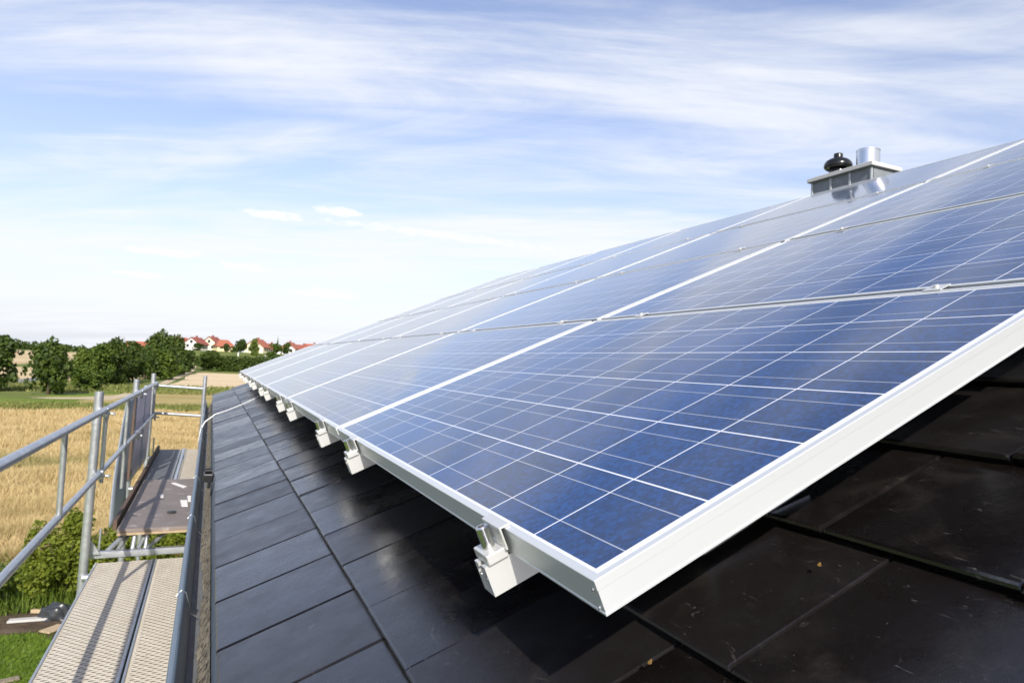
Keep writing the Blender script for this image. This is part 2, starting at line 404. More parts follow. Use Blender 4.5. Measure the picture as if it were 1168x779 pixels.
M_TRUNK = pmat('bark', (0.10, 0.075, 0.05), 0.9, var=0.35, vscale=12, bump=0.4, bscale=30)
M_LEAFD = leaf_mat('dark foliage', (0.018, 0.040, 0.008), (0.100, 0.145, 0.022))
M_LEAFM = leaf_mat('mid foliage', (0.036, 0.070, 0.010), (0.135, 0.19, 0.026))
M_LEAFS = leaf_mat('shrub foliage', (0.085, 0.125, 0.010), (0.26, 0.295, 0.036), .45)
M_LEAFL = leaf_mat('light foliage', (0.06, 0.10, 0.014), (0.17, 0.22, 0.035))
M_BLADE = leaf_mat('grass blades', (0.055, 0.10, 0.012), (0.17, 0.24, 0.03), .3)
M_WHEATB = leaf_mat('ripe wheat', (0.42, 0.305, 0.135), (0.70, 0.555, 0.31), .25, True)
M_VERGEB = leaf_mat('verge blades', (0.085, 0.115, 0.025), (0.27, 0.27, 0.08), .25)

# ------------------------------------------------------------------ land
G = -4.4
def sstep(a, b, x):
    t = min(1.0, max(0.0, (x - a) / (b - a))); return t * t * (3 - 2 * t)
def land(x, y):
    return G + 5.9 * sstep(190, 300, y) * sstep(-40, -28, x) * (1 - 0.0 * x) - 6.0 * sstep(420, 800, y) * sstep(-40, -28, x)

def field_mat(name, cols, scale, stretch, rot=0.0, fine=30.0, bump=0.4, tint=None):
    mt = bpy.data.materials.new(name); mt.use_nodes = True
    t = N(mt.node_tree); b = t.n['Principled BSDF']
    o = t.new('ShaderNodeTexCoord').outputs['Object']
    v = t.mapping(o, scale=stretch, rot=(0, 0, rot))
    a = t.noise(v, scale, 8, 0.62, 0.3); f = t.noise(o, fine, 6, 0.7)
    k = t.math('ADD', t.math('MULTIPLY', a, 0.65), t.math('MULTIPLY', f, 0.35))
    col = t.ramp(k, [(0.32, cols[0]), (0.5, cols[1]), (0.68, cols[2])])
    if tint:
        tc, sc, st, lo, hi = tint
        col = t.mix(t.smooth(t.noise(t.mapping(o, scale=st), sc, 5, 0.6, 0.6), lo, hi), col, (*tc, 1))
    t.link(col, b.inputs['Base Color']); b.inputs['Roughness'].default_value = 0.95; b.inputs['Specular IOR Level'].default_value = 0.1
    bp = t.new('ShaderNodeBump'); bp.inputs['Strength'].default_value = bump; bp.inputs['Distance'].default_value = 0.3
    t.link(k, bp.inputs['Height']); t.link(bp.outputs[0], b.inputs['Normal'])
    return mt
M_GROUND = field_mat('meadow', ((0.075, 0.105, 0.025), (0.14, 0.17, 0.045), (0.24, 0.24, 0.085)), 0.05, (1, 2.2, 1), fine=0.8)
M_WHEAT = field_mat('wheat', ((0.24, 0.165, 0.07), (0.42, 0.31, 0.15), (0.56, 0.44, 0.25)), 0.35, (0.5, 1.6, 1), .1, 2.2, .6,
                    tint=((0.23, 0.19, 0.06), 0.10, (0.35, 1.9, 1), 0.56, 0.68))
M_STUB = field_mat('stubble', ((0.46, 0.36, 0.21), (0.58, 0.46, 0.29), (0.66, 0.55, 0.37)), 0.06, (0.4, 2.0, 1), 0, 0.7, .15)
M_TAN = field_mat('far stubble', ((0.40, 0.30, 0.16), (0.52, 0.40, 0.23), (0.60, 0.48, 0.30)), 0.012, (0.5, 2, 1), 0, 0.12, .1)
M_VERGE = field_mat('verge grass', ((0.085, 0.13, 0.020), (0.15, 0.205, 0.035), (0.24, 0.27, 0.07)), 0.3, (0.5, 1.3, 1), 0, 2.0, .4)
M_DRY = field_mat('dry grass', ((0.20, 0.17, 0.06), (0.34, 0.27, 0.11), (0.47, 0.37, 0.17)), 0.3, (0.4, 1.6, 1), 0, 2.0, .4)
M_LAWN = field_mat('lawn', ((0.06, 0.115, 0.010), (0.115, 0.19, 0.018), (0.17, 0.25, 0.03)), 1.0, (1, 1, 1), 0, 14, .4)
M_SOIL = field_mat('soil', ((0.05, 0.038, 0.025), (0.10, 0.075, 0.05), (0.16, 0.125, 0.085)), 2.0, (1, 1, 1), 0, 18, .5)
M_PATH = field_mat('dirt path', ((0.36, 0.29, 0.18), (0.46, 0.38, 0.25), (0.54, 0.46, 0.32)), 0.4, (1, 1, 1), 0, 3, .1)
M_ROAD = field_mat('asphalt', ((0.20, 0.20, 0.21), (0.24, 0.24, 0.25), (0.28, 0.28, 0.29)), 0.3, (1, 1, 1), 0, 4, .05)

def ground():
    xs = sorted(set([-4000, -2500, -1500, -900, -500, -300, -200, -150, -120] + list(range(-100, 121, 8)) + [150, 200, 300, 500, 900, 1500, 2500, 4000]))
    ys = sorted(set([-3000, -1500, -600, -200, -60] + list(range(-20, 190, 15)) + list(range(190, 310, 8)) + [330, 360, 420, 480, 540, 620, 700, 800, 1000, 1300, 1800, 2500, 3500, 5000]))
    V = [(x, y, land(x, y)) for y in ys for x in xs]; w = len(xs)
    Fc = [(j * w + i, j * w + i + 1, (j + 1) * w + i + 1, (j + 1) * w + i) for j in range(len(ys) - 1) for i in range(w - 1)]
    tag(raw_obj('ground', V, Fc, M_GROUND, smooth=True), kind='structure')
ground()
def sheet(name, pts, dz, mat, sub=0, jag=0.0):
    """ground sheet with an uneven rim, dz above the land"""
    out = []
    for i, a in enumerate(pts):
        b = pts[(i + 1) % len(pts)]; n = max(1, sub)
        for k in range(n):
            f = k / n; x = a[0] + (b[0] - a[0]) * f; y = a[1] + (b[1] - a[1]) * f
            L = math.hypot(b[0] - a[0], b[1] - a[1])
            j = jag * min(1, L / 8) if k else 0
            out.append((x + random.uniform(-j, j), y + random.uniform(-j, j)))
    bm = bmesh.new(); vs = [bm.verts.new((x, y, land(x, y) + dz)) for x, y in out]
    es = [bm.edges.new((vs[i], vs[(i + 1) % len(vs)])) for i in range(len(vs))]
    bmesh.ops.triangle_fill(bm, edges=es, use_beauty=True)
    for f in bm.faces:
        if f.normal.z < 0: f.normal_flip()
    me = bpy.data.meshes.new(name); bm.to_mesh(me); bm.free(); me.materials.append(mat)
    return tag(link(bpy.data.objects.new(name, me)), kind='structure')
def gp(*us): return [tuple(at_z(u, G)[:2]) for u in us]
sheet('far_field', [(-420, 190), (-20, 190), (-9, 150), (-13, 122), (-60, 118), (-420, 130)], 0.012, M_TAN)
sheet('far_field', [(-900, 190), (-41, 190), (-41.5, 300), (-110, 900), (-900, 980)], 0.016, M_TAN)
sheet('stubble_field', gp((183, 441), (300, 445.5), (320, 428.5), (228, 425)), 0.016, M_STUB, 5, .8)
sheet('grass_strip', gp((60, 457), (330, 456), (330, 445), (183, 440.5), (120, 446), (60, 451)), 0.010, M_VERGE, 6, .7)
sheet('dry_strip', gp((90, 460), (330, 463), (330, 449.5), (200, 447.5), (110, 451)), 0.020, M_DRY, 6, .7)
sheet('verge', gp((-80, 468), (60, 466), (130, 464), (130, 459), (-80, 450)), 0.014, M_VERGE, 6, .5)
sheet('path', gp((30, 453.5), (60, 455), (128, 456), (175, 446), (226, 421.5), (219, 422), (172, 441.5), (130, 451.5), (90, 453)), 0.024, M_PATH, 4, .3)
sheet('road', gp((-160, 473), (0, 444.5), (34, 436), (52, 431.5), (52, 430), (30, 431.5), (0, 437), (-160, 459)), 0.028, M_ROAD)
WH = [(-60, 66), (-9.5, 66.5), (1.2, 66.0), (12, 66), (12, 16.5), (0.5, 16.8), (-2.5, 17.6), (-7, 18.4), (-60, 20)]
sheet('wheat_field', WH, 0.020, M_WHEAT, 14, .25)
sheet('lawn', [(-14, 13.6), (-2.55, 13.6), (-1.9, 12.6), (3, 12.2), (3, -8), (-14, -8)], 0.012, M_LAWN, 6, .1)
sheet('flower_bed', [(-14, 15.0), (3, 14.6), (3, 12.1), (-1.9, 12.5), (-2.6, 13.5), (-14, 13.5)], 0.018, M_SOIL, 8, .1)

# ripe wheat standing in the field: nobody could count the stalks
def blades(n, xr, yr, hh, ww, lean, z=G):
    y = yr[0] + (yr[1] - yr[0]) * rng.random(n) ** 1.6
    x = (xr[0] + (xr[1] - xr[0]) * rng.random(n)) * (y / yr[1] if xr[0] < -10 else 1.0)
    h = rng.uniform(hh[0], hh[1], n); w = rng.uniform(ww[0], ww[1], n) * (0.6 + 0.4 * y / max(1, yr[0]))
    a = rng.uniform(0, 2 * PI, n); l = rng.normal(0, lean, (n, 2))
    P = np.zeros((n, 3, 3))
    P[:, 0] = np.stack([x - np.cos(a) * w, y - np.sin(a) * w, np.full(n, z)], 1)
    P[:, 1] = np.stack([x + np.cos(a) * w, y + np.sin(a) * w, np.full(n, z)], 1)
    P[:, 2] = np.stack([x + l[:, 0], y + l[:, 1], z + h], 1)
    return P
P = blades(230000, (-24, 6), (17.6, 60), (0.30, 0.44), (0.008, 0.019), 0.19)
wob = 0.10 * np.sin(P[:, 2, 0] * 1.3 + np.sin(P[:, 2, 1] * .9) * 1.7) + 0.07 * np.sin(P[:, 2, 1] * 2.1 + P[:, 2, 0] * .6); P[:, 2, 2] += wob
keep = P[:, 0, 1] > 17.0 + np.clip(-(P[:, 0, 0]), 0, 9) * 0.2
tag(link(bpy.data.objects.new('wheat_crop', tris_mesh('wheat_crop', P[keep], M_WHEATB))), kind='stuff')
P = blades(42000, (-5.2, 0.5), (9.0, 13.5), (0.03, 0.085), (0.004, 0.010), 0.03, G + 0.01)
P2 = blades(5200, (-8.0, 0.2), (14.5, 17.8), (0.15, 0.55), (0.008, 0.016), 0.12, G + 0.01)
tag(link(bpy.data.objects.new('lawn_grass', tris_mesh('lawn_grass', np.concatenate([P, P2]), M_BLADE))), kind='stuff')
P = blades(16000, (-24, 4), (62, 110), (0.12, 0.42), (0.05, 0.10), 0.15)
P = P[(P[:, 0, 1] < 69) | (P[:, 0, 1] > 88)]
tag(link(bpy.data.objects.new('verge_grass', tris_mesh('verge_grass', P, M_VERGEB))), kind='stuff')

# ------------------------------------------------------------------ foliage
def leaf_quads(n, blobs, size, flat=0.75):
    """n leaf clumps spread through and over a set of ellipsoid blobs (x, y, z, rx, ry, rz)"""
    B = np.array(blobs); w = (B[:, 3] * B[:, 4] * B[:, 5]) ** (2 / 3); w /= w.sum()
    idx = rng.choice(len(B), n, p=w); b = B[idx]
    d = rng.normal(size=(n, 3)); d /= np.linalg.norm(d, axis=1)[:, None]
    r = 0.45 + 0.62 * rng.random(n) ** 0.55
    c = b[:, :3] + d * b[:, 3:6] * r[:, None]
    nrm = d * 0.8 + rng.normal(size=(n, 3)) * 0.6 + np.array([0, 0, 0.35]); nrm /= np.linalg.norm(nrm, axis=1)[:, None]
    t1 = np.cross(nrm, rng.normal(size=(n, 3))); t1 /= np.linalg.norm(t1, axis=1)[:, None]
    t2 = np.cross(nrm, t1)
    s = size * rng.uniform(0.55, 1.35, n)[:, None]
    return np.stack([c - t1 * s, c + t2 * s * flat, c + t1 * s, c - t2 * s * flat], 1)
def crown_blobs(k, w=0.5, z0=0.18, z1=1.0, seed=0, spread=1.0):
    rr = np.random.default_rng(seed); out = []
    for i in range(k):
        a = rr.uniform(0, 2 * PI); z = rr.uniform(z0 + .1, z1 - 0.12)
        env = math.sin(PI * min(1, max(0.06, (z - z0) / (z1 - z0))) ** 0.8) ** 0.6
        q = w * env * rr.uniform(0.25, 0.80) * spread; s = rr.uniform(0.13, 0.22)
        out.append((q * math.cos(a), q * math.sin(a), z, s * w * 2, s * w * 2, s * 0.85))
    for i in range(k // 2):               # small outer sprays that break the outline
        a = rr.uniform(0, 2 * PI); z = rr.uniform(z0 + .2, z1 - .02)
        env = math.sin(PI * min(0.97, max(0.06, (z - z0) / (z1 - z0))) ** 0.8) ** 0.6
        q = w * env * rr.uniform(0.75, 1.08); s = rr.uniform(0.045, 0.085)
        out.append((q * math.cos(a), q * math.sin(a), z, s * w * 2, s * w * 2, s))
    return out
def trunk_bm(top=0.55, r=0.035, seed=1):
    rr = random.Random(seed); bm = bmesh.new()
    tube(bm, [(0, 0, -0.02), (0.005, 0.004, top * .5), (0, 0.01, top)], [r, r * .75, r * .4], 8)
    for k in range(5):
        a = rr.uniform(0, 2 * PI); z = top * rr.uniform(.4, .95); l = rr.uniform(.18, .32)
        tube(bm, [(0, 0, z), (math.cos(a) * l * .6, math.sin(a) * l * .6, z + l * .5), (math.cos(a) * l, math.sin(a) * l, z + l)], [r * .42, r * .28, r * .1], 6)
    return bm
def mesh_from_bm(name, bm, mat):
    me = bpy.data.meshes.new(name); bmesh.ops.recalc_face_normals(bm, faces=bm.faces[:]); bm.to_mesh(me); bm.free(); me.materials.append(mat)
    me.polygons.foreach_set('use_smooth', [True] * len(me.polygons)); return me
CROWNS = {}
for kind, mt in (('d', M_LEAFD), ('m', M_LEAFM), ('l', M_LEAFL)):
    for v in range(3):
        nb = 26 + 4 * v
        CROWNS[kind, v] = quads_mesh('crown', leaf_quads(3400, crown_blobs(nb, 0.46, -0.06 if v else -0.02, 1.0, seed=40 + v + ord(kind)), 0.042), mt)
sp = [(0, 0, z, .5 * (1 - z) + .02, .5 * (1 - z) + .02, .09) for z in np.linspace(.1, .97, 10)]
CROWNS['c', 0] = quads_mesh('crown', leaf_quads(1600, sp, 0.035), M_LEAFD)
BUSHC = {k: quads_mesh('crown', leaf_quads(2600, crown_blobs(22, 0.5, -0.12, 1.0, seed=90 + ord(k)), 0.045), mt) for k, mt in (('d', M_LEAFD), ('m', M_LEAFM), ('l', M_LEAFL))}
TRUNKS = [mesh_from_bm('trunk', trunk_bm(.55, .03, s), M_TRUNK) for s in (1, 2)]
BUSHT = mesh_from_bm('trunk', trunk_bm(.3, .02, 5), M_TRUNK)
def tree(kind, v, xpx, top, wpx, Y, label, cat='tree', name='tree', group=None, ybase=None, bush=False):
    if ybase is not None: Y = at_z((xpx, ybase), G).y
    p = at_y((xpx, 400), Y); zt = at_y((xpx, top), Y).z; zb = land(p.x, Y)
    h = (zt - zb) * 1.02; w = wpx / F * (Y - CAM.y) * 0.88
    o = empty(name, (p.x, Y, zb), (0, 0, random.uniform(0, 6.28))); o.scale = (w, w, h)
    tag(o, label, cat, group)
    link(bpy.data.objects.new('trunk', BUSHT if bush else TRUNKS[v % 2]), o)
    link(bpy.data.objects.new('crown', BUSHC[kind] if bush else CROWNS[kind, v]), o)
    return o
GB = 'trees in the belt along the dirt path'
tree('d', 0, -4, 384, 54, 0, 'dark broad tree cut off by the left edge, beside the grey road', ybase=446)
tree('d', 1, 59, 386, 48, 0, 'lone round dark tree at the wheat field edge, right of the grey road', ybase=450)
tree('l', 0, 95, 397, 28, 0, 'belt tree directly right of the lone round tree', group=GB, ybase=441)
tree('m', 1, 112, 391, 36, 0, 'second tree of the belt, light green, right of the lone round tree', group=GB, ybase=439)
tree('d', 2, 131, 387, 38, 0, 'dark domed tree in the middle of the belt', group=GB, ybase=438)
tree('d', 0, 150, 391, 36, 0, 'dark belt tree just below the lone red-roofed house', group=GB, ybase=436)
tree('d', 1, 167, 394, 32, 0, 'low dark belt tree between the domed tree and the tallest pair', group=GB, ybase=433)
tree('d', 1, 183, 377, 44, 0, 'tallest tree of the belt, reaching above the house roofs', group=GB, ybase=429)
tree('d', 2, 198, 384, 36, 0, 'second tallest belt tree, right of the tallest one', group=GB, ybase=427)
tree('m', 2, 186, 399, 42, 0, 'mid green tree standing before the tallest belt tree', group=GB, ybase=433)
tree('d', 0, 216, 400, 24, 0, 'last dark tree at the right end of the belt', group=GB, ybase=425)
tree('m', 0, 101, 417, 32, 0, 'low light green bush at the foot of the belt, near the path', 'bush', 'bush', ybase=445, bush=True)
tree('d', 0, 239, 401, 36, 205, 'round dark bush left of the long hedge', 'bush', 'bush', bush=True)
tree('d', 1, 275, 386.5, 17, 298, 'dark round tree between the cream houses', group='garden trees among the houses')
tree('l', 0, 290, 385.5, 12, 270, 'slim pale green young tree before the large cream gable', group='garden trees among the houses')
tree('d', 0, 258, 392, 9, 292, 'small dark garden tree against the yellow annex wall', group='garden trees among the houses')
tree('m', 0, 266, 395, 8, 292, 'small light shrub right of the yellow annex', 'bush', 'bush', bush=True)
tree('d', 0, 226, 391.5, 14, 292, 'low dark shrub under the white gable house', 'bush', 'bush', bush=True)
tree('m', 2, 313, 392, 20, 262, 'wide green bush above the top edge of the solar panels', 'bush', 'bush', bush=True)
tree('d', 2, 327, 391.5, 13, 275, 'dark bush before the house with two gables', 'bush', 'bush', bush=True)
tree('c', 0, 316, 384.5, 5, 305, 'thin dark conifer spire between two red roofs', name='conifer')
def hedge():
    a, b = at_z((228, 424.5), G), at_z((345, 424), G); n = 26; bl = []
    y = 205.0; x0 = at_y((238, 400), y).x; x1 = at_y((335, 400), y).x
    for i in range(n):
        f = i / (n - 1); bl.append((x0 + (x1 - x0) * f, y + random.uniform(-.8, .8), land(0, y) + 1.3 + random.uniform(0, .5) + 0.8 * f, 1.5, 1.3, 2.2 + random.uniform(-.3, .4)))
    e = empty('hedge', ((x0 + x1) / 2, y, land(0, y))); tag(e, 'long dark green hedge between the stubble field and the houses', 'hedge')
    me = quads_mesh('foliage', leaf_quads(9000, [(p[0] - e.location.x, p[1] - y, p[2] - e.location.z, *p[3:]) for p in bl], 0.26), M_LEAFD)
    link(bpy.data.objects.new('foliage', me), e)
hedge()
# far wood on the skyline, reads as one mass
bl = []
for i in range(230):
    x = -620 + i * 3.6; y = 1150 + random.uniform(-30, 30); h = 13.0 + 2.5 * math.sin(i * .21) + random.uniform(-1.5, 2.0) + (3 if random.random() < .06 else 0)
    h *= 1 - 0.55 * sstep(-230, -150, x)
    bl.append((x, y, G + h * .45, 7, 7, h * .52))
tag(link(bpy.data.objects.new('forest', quads_mesh('forest', leaf_quads(15000, bl, 1.9), M_LEAFD))), kind='stuff')
# garden shrubs beside the lawn, near enough for leaves
def near_bush(x, y, w, h, n, size, mt, label, seed):
    e = empty('shrub', (x, y, G)); tag(e, label, 'shrub', 'shrubs in the border behind the lawn')
    rr = np.random.default_rng(seed); bl = []
    for i in range(36):
        a = rr.uniform(0, 2 * PI); q = rr.uniform(0, .8) * w / 2; z = h * rr.uniform(.12, .82) * (1 - .35 * (q / (w / 2)) ** 2)
        s = rr.uniform(.14, .24) if i < 17 else rr.uniform(.05, .10); z *= 1 if i < 17 else 1.22; bl.append((q * math.cos(a) * (1 if i < 17 else 1.15), q * math.sin(a), z, w * s, w * s, h * s * (.9 if i < 17 else 1.5)))
    link(bpy.data.objects.new('foliage', quads_mesh('foliage', leaf_quads(n, bl, size), mt)), e)
    bm = bmesh.new()
    for k in range(9):
        a = k * .7; tube(bm, [(0, 0, 0), (math.cos(a) * w * .15, math.sin(a) * w * .15, h * .4), (math.cos(a) * w * .32, math.sin(a) * w * .32, h * .8)], [.018, .012, .005], 6)
    mesh_obj('stem', bm, M_TRUNK, e)
near_bush(-3.75, 15.0, 1.3, .95, 5000, .032, M_LEAFL, 'pale yellowish shrub at the left edge beside the lawn', 1)
near_bush(-2.45, 15.2, 1.7, 1.50, 11000, .032, M_LEAFS, 'largest green leafy shrub left of the scaffold post', 2)
near_bush(-1.45, 15.6, 1.6, 1.45, 9000, .032, M_LEAFS, 'green shrub seen behind the scaffold post', 3)
near_bush(-4.9, 16.4, 1.8, 1.0, 3600, .042, M_LEAFS, 'low green shrub cut by the left edge below the guard rail', 4)
near_bush(-0.9, 18.2, 1.2, 1.2, 3200, .042, M_LEAFS, 'shrub glimpsed under the upper scaffold deck', 5)

# ------------------------------------------------------------------ village houses
def wmat(n, c): return pmat(n, c, 0.85, var=.06, vscale=1.0)
W_WHITE, W_CREAM, W_YEL = wmat('white render', (.78, .77, .74)), wmat('cream render', (.78, .72, .52)), wmat('yellow render', (.76, .66, .38))
R_RED = pmat('red roof tiles', (0.27, 0.075, 0.05), .75, var=.2, vscale=2, stretch=(1, 1, 4))
R_ORG = pmat('orange roof tiles', (0.34, 0.11, 0.062), .75, var=.2, vscale=2, stretch=(1, 1, 4))
R_BRN = pmat('brown red roof tiles', (0.30, 0.085, 0.055), .75, var=.2, vscale=2)
M_WIN = pmat('dark window glass', (0.03, 0.035, 0.045), .1, 0.0)
M_BRICK = pmat('chimney brick', (0.24, 0.09, 0.06), .85, var=.3, vscale=6)
def far_house(xpx, Y, L, W, hw, hr, rz, wm, rm, label, chim=True, hip=0.0, sink=0.0, wins=True):
    L, W, hw, hr = L * .84, W * .84, hw * .80, hr * .80; hip *= .84
    p = at_y((xpx, 400), Y); e = empty('house', (p.x, Y, land(p.x, Y) - sink), (0, 0, R(rz)))
    tag(e, label, 'house', 'houses of the village on the rise')
    bm = bmesh.new(); l, w = L / 2, W / 2
    lo = [bm.verts.new((x, y, 0)) for x, y in ((-l, -w), (l, -w), (l, w), (-l, w))]; up = [bm.verts.new((x, y, hw)) for x, y in ((-l, -w), (l, -w), (l, w), (-l, w))]
    for i in range(4): bm.faces.new((lo[i], lo[(i + 1) % 4], up[(i + 1) % 4], up[i]))
    if hip == 0:
        for sx, a, b in ((-l, up[3], up[0]), (l, up[1], up[2])):
            t = bm.verts.new((sx, 0, hw + hr)); bm.faces.new((a, b, t))
    mesh_obj('wall', bm, wm, e)
    bm = bmesh.new(); ov = .45; k = hr / w; th = .22; ez = hw - ov * k + .03
    for s in (-1, 1):
        a = [(-l - ov, s * (w + ov), ez), (l + ov, s * (w + ov), ez), (l + ov - hip, 0, hw + hr + .03), (-l - ov + hip, 0, hw + hr + .03)]
        v0 = [bm.verts.new(q) for q in a]; v1 = [bm.verts.new((q[0], q[1], q[2] + th)) for q in a]
        bm.faces.new(v0[::-1]); bm.faces.new(v1)
        for i in range(4): bm.faces.new((v0[i], v0[(i + 1) % 4], v1[(i + 1) % 4], v1[i]))
    if hip:
        for s in (-1, 1):
            q = [(s * (l + ov), -w - ov, ez + th), (s * (l + ov), w + ov, ez + th), (s * (l + ov - hip), 0, hw + hr + .03 + th)]
            bm.faces.new([bm.verts.new(v) for v in q])
    rf = mesh_obj('roof', bm, rm, e)
    if chim:
        bm = bmesh.new(); box(bm, (l * .25, .3, hw + hr * .55), (l * .25 + .7, .95, hw + hr + .9), bev=.03); mesh_obj('chimney', bm, M_BRICK, rf)
    if wins:
        spots = [(-l - .03, y, z, 'x') for y, z in ((-w * .45, 1.0), (w * .45, 1.0), (0, hw + .2))] + [(x, -w - .03, 1.0, 'y') for x in (-l * .5, l * .05, l * .55)]
        for x, y, z, ax in spots:
            bm = bmesh.new()
            lo_, hi_ = ((x, y - .5, z), (x + .06, y + .5, z + 1.25)) if ax == 'x' else ((x - .5, y, z), (x + .5, y + .06, z + 1.25))
            box(bm, lo_, hi_); mesh_obj('window', bm, M_WIN, e)
far_house(157, 262, 7, 5, 2.4, 1.6, 8, W_WHITE, R_ORG, 'low white house with orange roof alone at the left, above the tree belt', chim=False)
far_house(197, 330, 11, 8, 4.2, 3.0, 12, W_WHITE, R_BRN, 'house whose pinkish red roof just shows above the tallest trees', sink=.9)
far_house(223, 305, 8.5, 7.0, 3.0, 2.9, 64, W_WHITE, R_RED, 'white gabled house with deep red roof right of the tallest trees')
far_house(242, 318, 8, 7.6, 3.8, 3.2, 66, W_CREAM, R_RED, 'tall cream gable house behind the orange hipped annex')
far_house(254.5, 300, 7.0, 7, 2.6, 2.7, 14, W_YEL, R_ORG, 'yellow house with large orange hipped roof', chim=False, hip=2.2)
far_house(294, 300, 9, 8.6, 3.0, 3.5, 64, W_CREAM, R_ORG, 'large cream gable house with orange roof behind the slim pale tree')
far_house(308, 325, 6, 6, 2.8, 2.4, 30, W_CREAM, R_BRN, 'small brown red roofed house right of the large cream gable')
far_house(320, 290, 4, 4, 2.0, 1.5, 60, W_WHITE, R_ORG, 'small white outbuilding under the conifer spire', chim=False, wins=False)
far_house(331, 300, 8, 7, 3.0, 2.8, 66, W_WHITE, R_ORG, 'white gabled house with orange roof left of the last pair')
far_house(344, 306, 7, 6, 2.8, 2.2, 15, W_CREAM, R_RED, 'red roofed house second from the right end of the village')
far_house(356, 318, 7, 6, 3.4, 2.6, 15, W_CREAM, R_ORG, 'rightmost village house, half behind the solar array')
for xpx, Y, lab in ((272, 262, 'white marker post in the meadow below the dark round tree'), (303, 255, 'white marker post in the meadow below the wide bush')):
    p = at_y((xpx, 400), Y); bm = bmesh.new(); box(bm, (-.18, -.12, 0), (.18, .12, 1.2), bev=.04); box(bm, (-.24, -.18, 1.2), (.24, .18, 1.32), bev=.03)
    o = mesh_obj('marker_post', bm, W_WHITE); o.location = (p.x, Y, land(p.x, Y)); tag(o, lab, 'marker', 'marker posts in the meadow')

# ------------------------------------------------------------------ our house: roof, gutter, chimney
NR = -0.20                                   # roof surface below the array plane
house = tag(empty('house', (2.0, 4.0, G)), 'house under the camera with anthracite flat tile roof carrying the solar array', 'house')
def hp(name, bm, mat, parent=None, **k):     # a part of the house, drawn in world coordinates
    o = mesh_obj(name, bm, mat, parent or house, **k)
    if parent is None or parent is house: o.matrix_parent_inverse = Matrix.Translation(-house.location)
    return o
RIDGE = 5.15; Y0, Y1 = -3.2, 10.42
def tiles():
    bm = bmesh.new(); rr = random.Random(5)
    low = [-0.432, -0.163, 0.135, 0.425, 0.722]
    while low[-1] < RIDGE - .3: low.append(low[-1] + 0.295)
    tw = 0.290
    for c, p0 in enumerate(low):
        p1 = min((low[c + 1] if c + 1 < len(low) else p0 + .3) + 0.055, RIDGE)
        off = 0.035 if c % 2 == 0 else 0.150
        k0 = math.floor((Y0 - off) / tw); k1 = math.ceil((Y1 - off) / tw)
        for k in range(k0, k1):
            a = max(Y0, off + k * tw) + 0.0011; b = min(Y1, off + (k + 1) * tw) - 0.0011
            if b - a < .03: continue
            j = rr.uniform(-.0022, .0022); jn = rr.uniform(-.0014, .0014); jt = rr.uniform(-.0016, .0016)
            hi, lo_ = NR + jn, NR - 0.021
            prof = [(p0 + j + .009, hi - .0215), (p0 + j, hi - 0.006), (p0 + j + .0018, hi - .0018), (p0 + j + .006, hi), (p1, lo_), (p1, lo_ - .012), (p0 + j + .02, hi - .0215)]
            A = [bm.verts.new(pw(p, a + (0.0016 if i in (2, 3, 4) else 0), n - jt - (0.0012 if i in (2, 3, 4) else 0))) for i, (p, n) in enumerate(prof)]
            A2 = [bm.verts.new(pw(p, a + .004, n - jt)) for i, (p, n) in enumerate(prof)]
            B2 = [bm.verts.new(pw(p, b - .004, n + jt)) for i, (p, n) in enumerate(prof)]
            B = [bm.verts.new(pw(p, b - (0.0016 if i in (2, 3, 4) else 0), n + jt - (0.0012 if i in (2, 3, 4) else 0))) for i, (p, n) in enumerate(prof)]
            n = len(prof)
            for U, V in ((A, A2), (A2, B2), (B2, B)):
                for i in range(n): bm.faces.new((U[i], U[(i + 1) % n], V[(i + 1) % n], V[i]))
            bm.faces.new(A); bm.faces.new(B[::-1])
    # pale battens and dark underlay beneath, and the slope behind the ridge
    return bm
roof = hp('roof', tiles(), M_TILE)
bm = bmesh.new()
u = [pw(-0.41, Y0 + .02, NR - .045), pw(RIDGE, Y0 + .02, NR - .045), pw(RIDGE, Y1 - .02, NR - .045), pw(-0.41, Y1 - .02, NR - .045)]
q = [v - Vector((0, 0, .12)) for v in u]
A = [bm.verts.new(v) for v in u]; B = [bm.verts.new(v) for v in q]
bm.faces.new(A); bm.faces.new(B[::-1])
for i in range(4): bm.faces.new((A[i], A[(i + 1) % 4], B[(i + 1) % 4], B[i]))
hp('roof_deck', bm, M_BROWN)
bm = bmesh.new(); t0 = pw(RIDGE, 0, NR)
a = [(t0.x + .0, Y0, t0.z - .01), (t0.x, Y1, t0.z - .01), (2 * t0.x + .4, Y1, t0.z - t0.x * SA / CA - .2), (2 * t0.x + .4, Y0, t0.z - t0.x * SA / CA - .2)]
A = [bm.verts.new(v) for v in a]; B = [bm.verts.new(Vector(v) - Vector((0, 0, .15))) for v in a]
bm.faces.new(A); bm.faces.new(B[::-1])
for i in range(4): bm.faces.new((A[i], A[(i + 1) % 4], B[(i + 1) % 4], B[i]))
hp('roof_back', bm, M_TILE)
bm = bmesh.new()
for k in range(int((Y1 - Y0) / .33)):
    y = Y0 + k * .33; tube(bm, [(t0.x, y, t0.z - .055), (t0.x, y + .345, t0.z - .045)], [.09, .097], 14)
hp('ridge_tiles', bm, M_TILE)
bm = bmesh.new(); wx0, wx1 = 0.10, 2 * t0.x - .1
wz = lambda x: (SA / CA) * min(x, 2 * t0.x - x) - .42
sec = [(wx0, G), (wx1, G), (wx1, wz(wx1)), (t0.x, wz(t0.x)), (wx0, wz(wx0))]
sweep_y(bm, sec, Y0 + .35, Y1 - .35, True)
hp('wall', bm, M_RENDER)
